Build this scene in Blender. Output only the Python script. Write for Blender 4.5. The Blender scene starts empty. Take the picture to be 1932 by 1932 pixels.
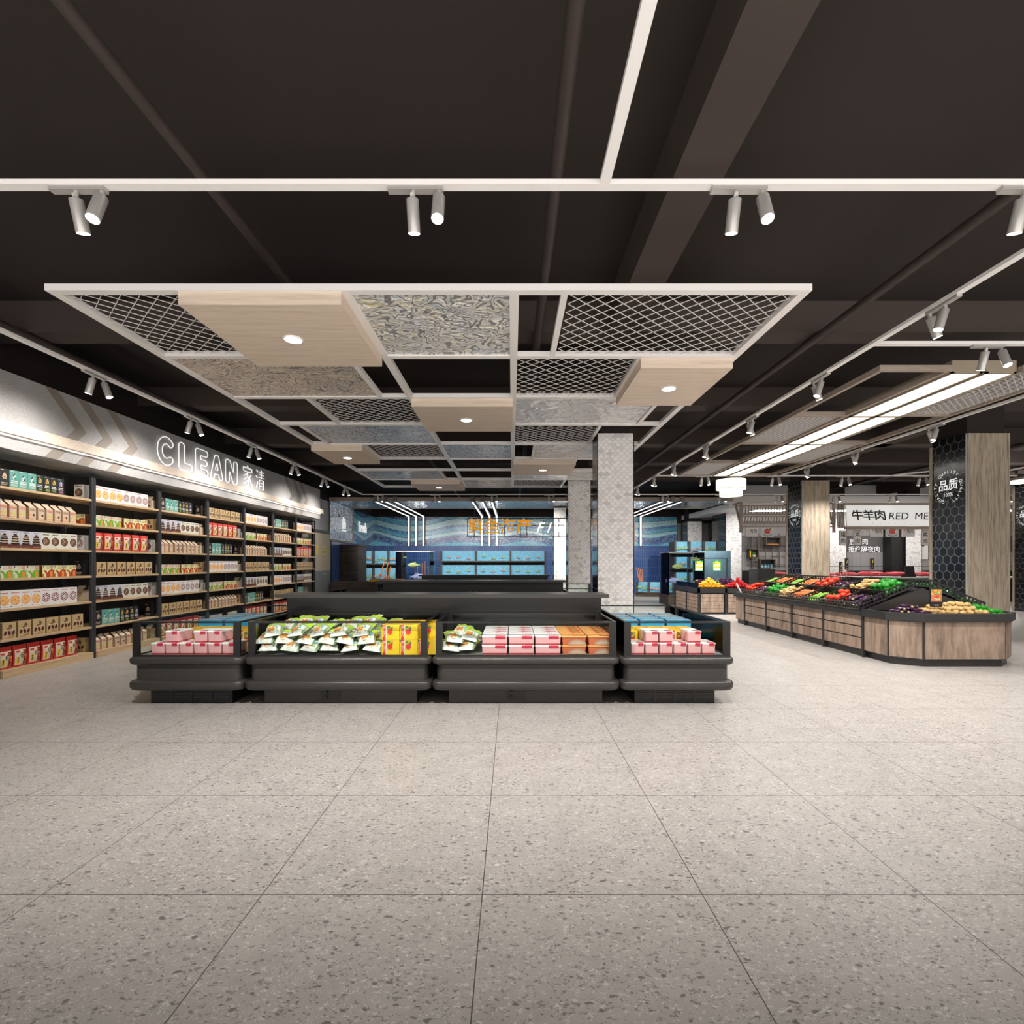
import bpy, math, random
from mathutils import Matrix, Vector
R = math.radians
PI = math.pi
S = bpy.context.scene
COL = S.collection
rnd = random.Random(7)

# ---------------------------------------------------------------- camera, world, exposure
CAMZ = 1.509
cd = bpy.data.cameras.new('camera'); cam = bpy.data.objects.new('camera', cd); COL.objects.link(cam)
cam.location = (0, 0, CAMZ); cam.rotation_euler = (R(90), 0, 0)
cd.sensor_width = 36.0; cd.lens = 36.0 * 979 / 1932; cd.shift_y = 95.0 / 1932
cd.clip_start = 0.05; cd.clip_end = 200
S.camera = cam
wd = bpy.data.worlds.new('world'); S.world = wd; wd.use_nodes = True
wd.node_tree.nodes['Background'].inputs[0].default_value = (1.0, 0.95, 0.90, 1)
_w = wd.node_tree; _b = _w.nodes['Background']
_tc = _w.nodes.new('ShaderNodeTexCoord'); _sx = _w.nodes.new('ShaderNodeSeparateXYZ'); _mr = _w.nodes.new('ShaderNodeMapRange')   # added glow below the horizon lifts the undersides, standing in for the floor behind
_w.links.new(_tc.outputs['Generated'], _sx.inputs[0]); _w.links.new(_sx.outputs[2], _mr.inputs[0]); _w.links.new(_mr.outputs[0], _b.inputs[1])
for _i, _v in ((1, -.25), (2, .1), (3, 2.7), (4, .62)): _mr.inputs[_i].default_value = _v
S.view_settings.view_transform = 'Standard'; S.view_settings.look = 'None'
S.view_settings.exposure = 0.32; S.view_settings.gamma = 1.0; S.view_settings.use_curve_mapping = False
S.cycles.max_bounces = 6; S.cycles.diffuse_bounces = 3; S.cycles.glossy_bounces = 2; S.cycles.adaptive_threshold = 0.05
SPOT_W = 250.0            # power of one track spot head

# ---------------------------------------------------------------- materials
_m = {}
def mat(name, c=(.8, .8, .8), rough=.5, metal=0., em=None, es=0., spec=.5, trans=0., coat=0.):
    if name in _m: return _m[name]
    m = bpy.data.materials.new(name); m.use_nodes = True
    b = m.node_tree.nodes['Principled BSDF']
    b.inputs['Base Color'].default_value = (*c, 1); b.inputs['Roughness'].default_value = rough
    b.inputs['Metallic'].default_value = metal; b.inputs['Specular IOR Level'].default_value = spec
    if coat: b.inputs['Coat Weight'].default_value = coat
    if em: b.inputs['Emission Color'].default_value = (*em, 1); b.inputs['Emission Strength'].default_value = es
    _m[name] = m
    return m
class NT:
    """small helper to write node trees"""
    def __init__(s, m):
        s.t = m.node_tree; s.b = s.t.nodes['Principled BSDF']
    def n(s, typ, **kw):
        nd = s.t.nodes.new(typ)
        ins = kw.pop('ins', {})
        for k, v in kw.items(): setattr(nd, k, v)
        for k, v in ins.items():
            if hasattr(v, 'is_output') or isinstance(v, bpy.types.NodeSocket): s.t.links.new(v, nd.inputs[k])
            else: nd.inputs[k].default_value = v
        return nd
    def math(s, op, a, b=0., c=None):
        ins = {0: a, 1: b}
        if c is not None: ins[2] = c
        return s.n('ShaderNodeMath', operation=op, ins=ins).outputs[0]
    def ramp(s, fac, stops, interp='LINEAR'):
        r = s.n('ShaderNodeValToRGB', ins={0: fac}); cr = r.color_ramp; cr.interpolation = interp
        while len(cr.elements) > 1: cr.elements.remove(cr.elements[-1])
        cr.elements[0].position = stops[0][0]; cr.elements[0].color = (*stops[0][1], 1)
        for p, c in stops[1:]:
            e = cr.elements.new(p); e.color = (*c, 1)
        return r.outputs[0]
    def mix(s, f, a, b, typ='MIX'):
        nd = s.t.nodes.new('ShaderNodeMix'); nd.data_type = 'RGBA'; nd.blend_type = typ
        for k, v in ((0, f), (6, a), (7, b)):
            if isinstance(v, bpy.types.NodeSocket): s.t.links.new(v, nd.inputs[k])
            elif k == 0: nd.inputs[0].default_value = v
            else: nd.inputs[k].default_value = (*v, 1)
        return nd.outputs[2]
    def out(s, col=None, rough=None, bump=None, bs=.3, bd=.01):
        if col is not None: s.t.links.new(col, s.b.inputs['Base Color'])
        if rough is not None: s.t.links.new(rough, s.b.inputs['Roughness'])
        if bump is not None:
            bn = s.n('ShaderNodeBump', ins={'Height': bump, 'Strength': bs, 'Distance': bd})
            s.t.links.new(bn.outputs[0], s.b.inputs['Normal'])
    def pos(s, scale=(1, 1, 1), obj=True):
        src = s.n('ShaderNodeTexCoord').outputs['Object'] if obj else s.n('ShaderNodeNewGeometry').outputs['Position']
        return s.n('ShaderNodeMapping', ins={'Vector': src, 'Scale': scale}).outputs[0]

def wood(name, c1, c2, scale=(3, 3, 40), rough=.5, bump=.1, obj=True):
    m = mat(name, c1, rough); t = NT(m)
    p = t.pos(scale, obj)
    n1 = t.n('ShaderNodeTexNoise', ins={'Vector': p, 'Scale': 1.0, 'Detail': 6.0, 'Roughness': .65, 'Distortion': .4}).outputs[0]
    n2 = t.n('ShaderNodeTexNoise', ins={'Vector': p, 'Scale': .35, 'Detail': 2.0}).outputs[0]
    f = t.math('MULTIPLY_ADD', n1, .65, t.math('MULTIPLY', n2, .35))
    col = t.ramp(f, [(.38, c2), (.56, c1)])
    t.out(col, bump=n1, bs=bump, bd=.004)
    return m

def speckle(name, c1, c2, scale=60, rough=.6, lo=.40, hi=.6, obj=False):
    m = mat(name, c1, rough); t = NT(m)
    p = t.pos((1, 1, 1), obj)
    n = t.n('ShaderNodeTexNoise', ins={'Vector': p, 'Scale': float(scale), 'Detail': 4.0, 'Roughness': .7}).outputs[0]
    n2 = t.n('ShaderNodeTexNoise', ins={'Vector': p, 'Scale': 2.5, 'Detail': 4.0}).outputs[0]
    f = t.math('MULTIPLY_ADD', n, .75, t.math('MULTIPLY', n2, .25))
    t.out(t.ramp(f, [(lo, c2), (hi, c1)]))
    return m

def make_floor():
    m = mat('terrazzo_floor', (.45, .42, .40), .38); t = NT(m)
    g = t.n('ShaderNodeNewGeometry').outputs['Position']
    n = t.n('ShaderNodeTexNoise', ins={'Vector': g, 'Scale': 5.0, 'Detail': 8.0, 'Roughness': .75}).outputs[0]
    base = t.ramp(n, [(.3, (.36, .335, .315)), (.7, (.46, .43, .405))])
    fine = t.n('ShaderNodeTexNoise', ins={'Vector': g, 'Scale': 170.0, 'Detail': 2.0}).outputs[0]
    base = t.mix(t.math('MULTIPLY', t.math('GREATER_THAN', fine, .57), .30), base, (.25, .23, .22))
    for sc, thr, colr, fac, off in ((24., .13, (.12, .105, .10), .85, 0.), (36., .15, (.22, .19, .17), .7, 3.), (24., .10, (.72, .70, .67), .5, 7.), (60., .20, (.10, .09, .085), .6, 11.), (75., .2, (.75, .73, .70), .5, 17.)):
        mp = t.n('ShaderNodeMapping', ins={'Vector': g, 'Location': (off, off * 1.7, 0), 'Rotation': (0, 0, off), 'Scale': (1, 1.7, 1)}).outputs[0]
        wob = t.n('ShaderNodeTexNoise', ins={'Vector': mp, 'Scale': sc * .8, 'Detail': 1.0}).outputs['Color']
        mp2 = t.n('ShaderNodeVectorMath', operation='MULTIPLY_ADD', ins={0: wob, 1: (.05, .05, 0), 2: mp}).outputs[0]
        v = t.n('ShaderNodeTexVoronoi', ins={'Vector': mp2, 'Scale': sc, 'Randomness': 1.0})
        r = t.n('ShaderNodeSeparateColor', ins={0: v.outputs['Color']}).outputs[0]
        rad = t.math('MULTIPLY', t.math('POWER', r, 2.2), thr * 2.6)
        msk = t.math('MULTIPLY', t.math('LESS_THAN', v.outputs['Distance'], rad), fac)
        base = t.mix(msk, base, colr)
    sx = t.n('ShaderNodeSeparateXYZ', ins={0: g})
    fx = t.math('PINGPONG', t.math('ADD', sx.outputs[0], .135 + 50.), .5)
    fy = t.math('PINGPONG', t.math('ADD', sx.outputs[1], -3.357 + 50.), .5)
    j = t.math('LESS_THAN', t.math('MINIMUM', fx, fy), .0022)
    base = t.mix(j, base, (.06, .052, .05))
    rg = t.ramp(t.n('ShaderNodeTexNoise', ins={'Vector': g, 'Scale': 3.0, 'Detail': 3.0}).outputs[0], [(.3, (.30,) * 3), (.7, (.40,) * 3)])
    t.out(base, rough=rg)
    return m

def make_waves():
    """mosaic of blue wave bands laid out over (x + y, z)"""
    m = mat('wave_mosaic', (.1, .3, .5), .18); t = NT(m)
    g = t.n('ShaderNodeNewGeometry').outputs['Position']
    s = t.n('ShaderNodeSeparateXYZ', ins={0: g})
    x = t.math('SUBTRACT', s.outputs[0], s.outputs[1]); z = s.outputs[2]
    w1 = t.math('SINE', t.math('MULTIPLY', x, 1.62))
    w2 = t.math('SINE', t.math('MULTIPLY_ADD', x, .83, 1.1))
    h = t.math('ADD', z, t.math('MULTIPLY', w1, .12)); h = t.math('ADD', h, t.math('MULTIPLY', w2, .10))
    w3 = t.math('SINE', t.math('MULTIPLY_ADD', x, 2.6, t.math('MULTIPLY', z, 2.2)))
    h = t.math('ADD', h, t.math('MULTIPLY', w3, .035))
    f = t.math('DIVIDE', t.math('SUBTRACT', h, 2.1), 1.8)
    navy, mid, teal, pale, sky = (.012, .045, .22), (.03, .17, .45), (.05, .38, .56), (.42, .72, .76), (.14, .55, .74)
    col = t.ramp(f, [(0, sky), (.16, mid), (.205, navy), (.30, navy), (.325, mid), (.36, pale), (.43, pale), (.445, navy), (.46, teal), (.55, mid), (.60, navy), (.615, pale), (.74, pale), (.755, navy), (.77, teal), (.86, sky), (.885, navy), (.96, mid)], 'CONSTANT')
    mp = t.n('ShaderNodeMapping', ins={'Vector': g, 'Scale': (26, 26, 26)}).outputs[0]
    v = t.n('ShaderNodeTexVoronoi', ins={'Vector': mp, 'Scale': 1.0})
    vr = t.n('ShaderNodeSeparateColor', ins={0: v.outputs['Color']}).outputs[0]
    col = t.mix(t.math('MULTIPLY', t.math('GREATER_THAN', vr, .62), .55), col, t.mix(.5, col, (.02, .05, .18)))
    col = t.mix(t.math('MULTIPLY', t.math('LESS_THAN', vr, .22), .5), col, (.35, .60, .68))
    e = t.n('ShaderNodeTexVoronoi', feature='DISTANCE_TO_EDGE', ins={'Vector': mp, 'Scale': 1.0}).outputs['Distance']
    col = t.mix(t.math('MULTIPLY', t.math('LESS_THAN', e, .05), .5), col, (.30, .42, .48))
    t.out(col, bump=e, bs=.25, bd=.01)
    return m

def brick(name, c1, c2, cm, w, h, mortar=.02, rough=.4, axis='x', obj=False, off=0.0, wobble=0.):
    m = mat(name, c1, rough); t = NT(m)
    g = t.n('ShaderNodeNewGeometry').outputs['Position']
    s = t.n('ShaderNodeSeparateXYZ', ins={0: g})
    u = s.outputs[0] if axis == 'x' else s.outputs[1]
    v = t.n('ShaderNodeCombineXYZ', ins={0: u, 1: s.outputs[2], 2: 0.}).outputs[0]
    b = t.n('ShaderNodeTexBrick', offset=off, ins={'Vector': v, 'Color1': (*c1, 1), 'Color2': (*c2, 1), 'Mortar': (*cm, 1), 'Scale': 1.0, 'Mortar Size': mortar, 'Bias': 0., 'Brick Width': w, 'Row Height': h})
    n = t.n('ShaderNodeTexNoise', ins={'Vector': g, 'Scale': 90.0, 'Detail': 3.0}).outputs[0]
    col = t.mix(t.math('MULTIPLY', t.math('GREATER_THAN', n, .52), wobble), b.outputs[0], (.75, .73, .72)) if wobble else b.outputs[0]
    t.out(col, bump=b.outputs['Fac'], bs=-.3, bd=.004)
    return m

def ripple(name, tint, scale, rough=.06, aniso=(1, 1, 1), strength=1.0, dist=.05):
    m = mat(name, tint, rough, 1.0); t = NT(m)
    p = t.pos(aniso, False)
    n = t.n('ShaderNodeTexNoise', ins={'Vector': p, 'Scale': scale, 'Detail': 1.0, 'Distortion': 1.6}).outputs[0]
    n2 = t.n('ShaderNodeTexNoise', ins={'Vector': p, 'Scale': scale * .4, 'Detail': 0.0}).outputs[0]
    t.out(bump=t.math('ADD', n, n2), bs=strength, bd=dist)
    return m

def glassy(name, tint=(1, 1, 1), refl=.12, rough=.02, density=1.0):
    m = bpy.data.materials.new(name); m.use_nodes = True; nt = m.node_tree; nt.nodes.clear()
    o = nt.nodes.new('ShaderNodeOutputMaterial'); mx = nt.nodes.new('ShaderNodeMixShader')
    tr = nt.nodes.new('ShaderNodeBsdfTransparent'); gl = nt.nodes.new('ShaderNodeBsdfGlossy'); lw = nt.nodes.new('ShaderNodeLayerWeight')
    tr.inputs[0].default_value = (*tint, 1); gl.inputs['Roughness'].default_value = rough; lw.inputs[0].default_value = refl
    nt.links.new(lw.outputs['Fresnel'], mx.inputs[0]); nt.links.new(tr.outputs[0], mx.inputs[1]); nt.links.new(gl.outputs[0], mx.inputs[2]); nt.links.new(mx.outputs[0], o.inputs[0])
    _m[name] = m
    return m

FLOOR = make_floor()
WAVES = make_waves()
GLASS = glassy('clear_glass', (.96, .98, .97), .10)
TANKGLASS = glassy('tank_glass', (.90, .95, .97), .07)
ACRYL = glassy('clear_acrylic', (.93, .93, .93), .25)
BLUETILE = brick('blue_glazed_tile_back', (.035, .085, .26), (.055, .12, .33), (.16, .22, .38), .10, .42, .006, .22)
BLUETILE_Y = brick('blue_glazed_tile_side', (.035, .085, .26), (.055, .12, .33), (.16, .22, .38), .10, .42, .006, .22, axis='y')
GREYTILE = brick('grey_slim_tile', (.09, .085, .085), (.13, .125, .125), (.045, .04, .04), .10, .56, .005, .45, wobble=.12)
GREYSLAB = brick('speckled_grey_slab', (.30, .29, .29), (.34, .33, .33), (.12, .11, .11), .36, 2.0, .006, .5, wobble=.30)
CONCRETE = speckle('pale_concrete', (.50, .49, .48), (.34, .33, .325), 55, .6, .38, .58)
DARKCONC = speckle('dark_concrete', (.052, .048, .045), (.030, .027, .025), 20, .6)
CEIL = mat('brown_black_ceiling', (.019, .0125, .0105), .8)
BEAMC = mat('brown_painted_beam', (.050, .036, .031), .8)
PIPE = mat('brown_pipe_paint', (.045, .033, .03), .5)
TRACKW = mat('white_track_paint', (.92, .89, .87), .35)
SPOTG = mat('silver_spot_housing', (.52, .50, .48), .35, .35)
LENS = mat('glowing_lens', (1, 1, 1), .5, em=(1, .97, .93), es=9.0)
OAK = wood('pale_oak', (.80, .67, .545), (.66, .54, .43), (2.5, 60, 60), .5, .05)
OAKS = wood('shelf_oak', (.64, .46, .27), (.47, .32, .18), (30, 3, 60), .5, .05)
BARK = wood('column_wood', (.46, .38, .285), (.20, .155, .11), (70, 70, 3.2), .6, .6)
RUSTIC = wood('rustic_stand_wood', (.37, .27, .205), (.17, .118, .088), (12, 12, 2.2), .6, .2)
DRIFT = wood('dark_drift_wood', (.075, .055, .042), (.018, .013, .010), (3, 3, 26), .6, .3)
BEIGE = wood('beige_lattice_wood', (.42, .345, .285), (.33, .265, .215), (4, 4, 30), .5, .05)
STEELK = mat('charcoal_steel', (.022, .021, .021), .38)
SHELFK = mat('graphite_shelf_steel', (.042, .043, .046), .4)
FREEZ = mat('charcoal_freezer_plastic', (.040, .037, .034), .33)
FREEZD = mat('black_freezer_trim', (.013, .012, .012), .3)
BLACK = mat('black_paint', (.008, .008, .008), .4)
WHITE = mat('white_paint', (.80, .78, .76), .5)
GLOWW = mat('lit_diffuser', (1, 1, 1), .5, em=(1, .97, .92), es=4.2)
LED = mat('led_strip', (1, 1, 1), .5, em=(1, .98, .96), es=3.5)
CRATEM = mat('black_crate_plastic', (.010, .010, .010), .35)

# ---------------------------------------------------------------- mesh collector
F0 = Matrix(((1, 0, 0, 0), (0, 0, -1, 0), (0, 1, 0, 0), (0, 0, 0, 1)))     # (u, v, n) on a face that looks along -Y
def T(x=0, y=0, z=0): return Matrix.Translation((x, y, z))
def RZ(a): return Matrix.Rotation(a, 4, 'Z')
def RX(a): return Matrix.Rotation(a, 4, 'X')
def RY(a): return Matrix.Rotation(a, 4, 'Y')
def SC(x, y, z): return Matrix.Diagonal((x, y, z, 1))
class M:
    def __init__(s): s.v = []; s.f = []; s.mi = []; s.mats = []; s.sm = []; s.tf = Matrix()
    def slot(s, m):
        if m not in s.mats: s.mats.append(m)
        return s.mats.index(m)
    def add(s, vs, fs, m, smooth=False):
        o = len(s.v); k = s.slot(m); tf = s.tf
        s.v += [tuple(tf @ Vector(p)) for p in vs]
        for f in fs: s.f.append([o + i for i in f]); s.mi.append(k); s.sm.append(smooth)
        return s
    def box(s, x0, y0, z0, x1, y1, z1, m):
        return s.add([(x0, y0, z0), (x1, y0, z0), (x1, y1, z0), (x0, y1, z0), (x0, y0, z1), (x1, y0, z1), (x1, y1, z1), (x0, y1, z1)],
                     [(0, 3, 2, 1), (4, 5, 6, 7), (0, 1, 5, 4), (1, 2, 6, 5), (2, 3, 7, 6), (3, 0, 4, 7)], m)
    def poly(s, pts, m, z=0.):
        return s.add([(p[0], p[1], p[2] if len(p) > 2 else z) for p in pts], [tuple(range(len(pts)))], m)
    def rect(s, x0, y0, x1, y1, m, z=0.): return s.poly([(x0, y0), (x1, y0), (x1, y1), (x0, y1)], m, z)
    def disc(s, x, y, r, m, z=0., n=20, ry=None, a=0.):
        ry = ry or r; ca, sa = math.cos(a), math.sin(a)
        return s.poly([(x + r * math.cos(k * 2 * PI / n) * ca - ry * math.sin(k * 2 * PI / n) * sa, y + r * math.cos(k * 2 * PI / n) * sa + ry * math.sin(k * 2 * PI / n) * ca) for k in range(n)], m, z)
    def loft(s, rings, m, smooth=True, cap0=True, cap1=True):
        n = len(rings[0]); vs = [p for r in rings for p in r]; fs = []
        for i in range(len(rings) - 1):
            for j in range(n):
                a, b = i * n + j, i * n + (j + 1) % n
                fs.append((a, b, b + n, a + n))
        s.add(vs, fs, m, smooth)
        if cap0: s.add(rings[0][::-1], [tuple(range(n))], m)
        if cap1: s.add(rings[-1], [tuple(range(n))], m)
        return s
    def lathe(s, prof, m, n=16, smooth=True, cap0=True, cap1=True, sx=1., sy=1.):
        return s.loft([[(r * sx * math.cos(k * 2 * PI / n), r * sy * math.sin(k * 2 * PI / n), z) for k in range(n)] for r, z in prof], m, smooth, cap0, cap1)
    def prism(s, pts, z0, z1, m, smooth=False):
        return s.loft([[(p[0], p[1], z0) for p in pts], [(p[0], p[1], z1) for p in pts]], m, smooth)
    def tube(s, pts, r, m, n=8, closed=False, rr=None):
        P = [Vector(p) for p in pts]; N = len(P); rings = []
        d0 = (P[1] - P[0]).normalized(); up = Vector((0, 0, 1)) if abs(d0.z) < .9 else Vector((1, 0, 0))
        side = d0.cross(up).normalized()
        for i in range(N):
            if closed: d = (P[(i + 1) % N] - P[i - 1]).normalized()
            else: d = (P[min(i + 1, N - 1)] - P[max(i - 1, 0)]).normalized()
            side = (side - d * side.dot(d)).normalized(); u2 = side.cross(d)
            q = rr[i] if rr else r
            rings.append([tuple(P[i] + side * q * math.cos(k * 2 * PI / n) + u2 * q * math.sin(k * 2 * PI / n)) for k in range(n)])
        if closed:
            rings.append(rings[0]); return s.loft(rings, m, True, False, False)
        return s.loft(rings, m, True)
    def bar(s, a, b, w, h, m):
        """straight rectangular bar from a to b; w across (horizontal), h up"""
        a, b = Vector(a), Vector(b); d = (b - a).normalized()
        up = Vector((0, 0, 1)) if abs(d.z) < .95 else Vector((0, 1, 0))
        sd = d.cross(up).normalized(); u = sd.cross(d)
        q = lambda p: [p - sd * w / 2 - u * h / 2, p + sd * w / 2 - u * h / 2, p + sd * w / 2 + u * h / 2, p - sd * w / 2 + u * h / 2]
        return s.loft([[tuple(x) for x in q(a)], [tuple(x) for x in q(b)]], m, False)
    def text(s, txt, size, m, x=0, y=0, z=0, ext=0., off=0., shear=0., align='CENTER', sx=1.):
        vs, fs = glyphs(txt, off, shear, align, ext / size if size else 0)
        return s.add([(x + p[0] * size * sx, y + p[1] * size, z + p[2] * size) for p in vs], fs, m)
    def build(s, name, parent=None, loc=None, mesh_only=False):
        me = bpy.data.meshes.new(name); me.from_pydata(s.v, [], s.f)
        for m in s.mats: me.materials.append(m)
        me.polygons.foreach_set('material_index', s.mi); me.polygons.foreach_set('use_smooth', s.sm); me.update()
        if mesh_only: return me
        return put(name, me, parent, loc)
def put(name, me, parent=None, loc=None, mw=None):
    o = bpy.data.objects.new(name, me); COL.objects.link(o)
    if parent is not None: o.parent = parent
    if loc: o.location = loc
    if mw is not None: o.matrix_world = mw
    return o
_tx = {}
def glyphs(txt, off, shear, align, ext):
    key = (txt, off, shear, align, round(ext, 4))
    if key in _tx: return _tx[key]
    c = bpy.data.curves.new('lettering', 'FONT'); c.body = txt; c.size = 1.0; c.offset = off; c.shear = shear; c.align_x = align; c.align_y = 'CENTER'
    c.extrude = ext; c.resolution_u = 3
    o = bpy.data.objects.new('lettering', c); COL.objects.link(o)
    dg = bpy.context.evaluated_depsgraph_get(); dg.update()
    me = bpy.data.meshes.new_from_object(o.evaluated_get(dg))
    _tx[key] = ([tuple(v.co) for v in me.vertices], [tuple(p.vertices) for p in me.polygons])
    bpy.data.objects.remove(o); bpy.data.curves.remove(c); bpy.data.meshes.remove(me)
    return _tx[key]
def tag(o, label, cat, group=None, kind=None):
    o['label'] = label; o['category'] = cat
    if group: o['group'] = group
    if kind: o['kind'] = kind
    return o
def thing(name, label, cat, loc=(0, 0, 0), rz=0., group=None):
    o = bpy.data.objects.new(name, None); COL.objects.link(o); o.location = loc; o.rotation_euler = (0, 0, rz); o.empty_display_size = .1
    return tag(o, label, cat, group)
def struct(name, m, label=None, loc=None):
    o = m.build(name, loc=loc); o['kind'] = 'structure'
    if label: o['label'] = label
    return o
def dup(root, loc=None, label=None, group=None, rz=None):
    kids = {}
    for o in ALLKIDS(root): kids.setdefault(o[0], []).append(o[1])
    def rec(o, par):
        c = o.copy(); COL.objects.link(c); c.parent = par
        if par is not None: c.matrix_parent_inverse = o.matrix_parent_inverse.copy()
        for ch in kids.get(o.name, []): rec(ch, c)
        return c
    r = rec(root, None)
    if loc is not None: r.location = loc
    if rz is not None: r.rotation_euler = (0, 0, rz)
    if label: r['label'] = label
    if group: r['group'] = group
    return r
def ALLKIDS(root):
    out = []; st = [root]
    while st:
        p = st.pop()
        for c in p.children: out.append((p.name, c)); st.append(c)
    return out
def rrect(x0, y0, x1, y1, r, n=5):
    out = []
    for cx, cy, a in ((x1 - r, y0 + r, -90), (x1 - r, y1 - r, 0), (x0 + r, y1 - r, 90), (x0 + r, y0 + r, 180)):
        for k in range(n + 1):
            t = R(a + 90. * k / n); out.append((cx + r * math.cos(t), cy + r * math.sin(t)))
    return out
ORD = ['first', 'second', 'third', 'fourth', 'fifth', 'sixth', 'seventh', 'eighth', 'ninth', 'tenth', 'eleventh', 'twelfth']
# ================================================================ the setting
ZC = 4.85
struct('floor', M().box(-9, -.3, -.1, 24, 30, 0, FLOOR), 'pale grey speckled terrazzo floor in large square tiles')
struct('ceiling', M().box(-9, -4, ZC, 24, 30, ZC + .15, CEIL), 'dark brown painted ceiling slab')
WL = -7.15
m = M(); m.box(WL - .2, -4, 0, WL, 17.5, 2.95, DARKCONC); m.box(WL - .2, -4, 2.95, WL, 17.5, ZC, CEIL)
struct('wall_left', m, 'dark concrete wall behind the shelving')
m = M(); m.box(WL - .2, 17.5, 0, -6.72, 19.2, 3.74, CONCRETE); m.box(WL - .2, 17.5, 3.74, -6.72, 19.2, ZC, CEIL)
m.box(WL - .2, 19.2, 0, -6.70, 21.6, 3.72, BLUETILE_Y); m.box(WL - .2, 21.6, 0, -6.70, 25.4, 2.31, BLUETILE_Y); m.box(WL - .2, 21.6, 2.31, -6.69, 25.2, 3.72, WAVES); m.box(WL - .2, 19.2, 3.72, -6.7, 25.4, ZC, CEIL)
struct('wall_left.001', m, 'side wall of the fish corner in blue tile and wave mosaic')
YB = 25.2
m = M(); m.box(-7.3, YB, 0, 8.0, YB + .2, 2.31, BLUETILE); m.box(-7.3, YB - .01, 2.31, 8.0, YB + .2, 3.72, WAVES); m.box(-7.3, YB, 3.72, 8.0, YB + .2, ZC, CEIL)
struct('wall_back', m, 'blue tiled back wall of the fish corner with a wave mosaic')
YM = 22.5
m = M(); m.box(8.6, 25.2, 0, 12, 25.4, 3.4, GREYTILE); m.box(8.0, 25.1, 0, 8.62, 25.4, 3.4, GREYTILE); m.box(8.0, 25.1, 3.4, 24, 25.4, ZC, CEIL)
struct('wall_back.001', m, 'dark grey tiled wall beyond the second stand')
m = M()
m.box(9.6, YM, 0, 24, YM + .2, 1.16, STEELK)
m.box(9.6, YM, 1.16, 24, YM + .2, 1.95, GREYSLAB); m.box(9.6, YM, 1.95, 24, YM + .2, 2.66, GREYTILE); m.box(9.6, YM, 2.66, 24, YM + .2, 3.3, GREYSLAB); m.box(9.6, YM, 3.3, 24, YM + .2, ZC, WHITE)
struct('wall_back.002', m, 'grey stone and slim tile wall behind the meat counters')
struct('wall_right', M().box(23.8, -4, 0, 24, 30, ZC, GREYTILE))
# white ceiling of the meat corner with a lit cove
m = M(); m.box(8.2, 19.6, 3.55, 24, 25.1, 3.75, WHITE); m.box(8.0, 19.3, 3.72, 24, 19.62, 3.98, WHITE)
struct('ceiling.001', m, 'white lowered ceiling over the meat corner')
# beams and ducts
def beam(n, *b): struct('beam' if not n else 'beam.%03d' % n, M().box(*b, BEAMC))
beam(0, 1.22, -4, 4.42, 1.60, 6.6, ZC); beam(1, -9, 6.63, 4.45, 24, 6.98, ZC); beam(2, -9, 12.9, 4.45, 24, 13.3, ZC); beam(3, -9, 18.5, 4.45, 24, 18.9, ZC)
beam(4, 9.1, 6.98, 4.45, 9.5, 18.5, ZC); beam(5, -9, 9.9, 4.5, 24, 10.3, ZC); beam(6, -9, 15.6, 4.5, 24, 16.0, ZC); beam(7, 15.8, -4, 4.45, 16.2, 25, ZC); beam(8, 8.9, -4, 4.45, 9.3, 6.6, ZC)
for i, (x, y0, y1, r) in enumerate(((.33, -4, 25, .05), (-2.32, -4, 25, .045), (3.92, -4, 25, .05), (12.6, -4, 25, .06), (-6.2, -4, 17, .05))):
    tag(M().tube([(x, y0, 4.4), (x, y1, 4.4)], r, PIPE, 12).build('ceiling_pipe'), 'brown painted pipe under the ceiling, ' + ['above the middle of the hanging grid', 'above the left half of the hanging grid', 'beyond the right edge of the hanging grid', 'over the right-hand stands', 'above the left shelving aisle'][i], 'pipe')

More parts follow.
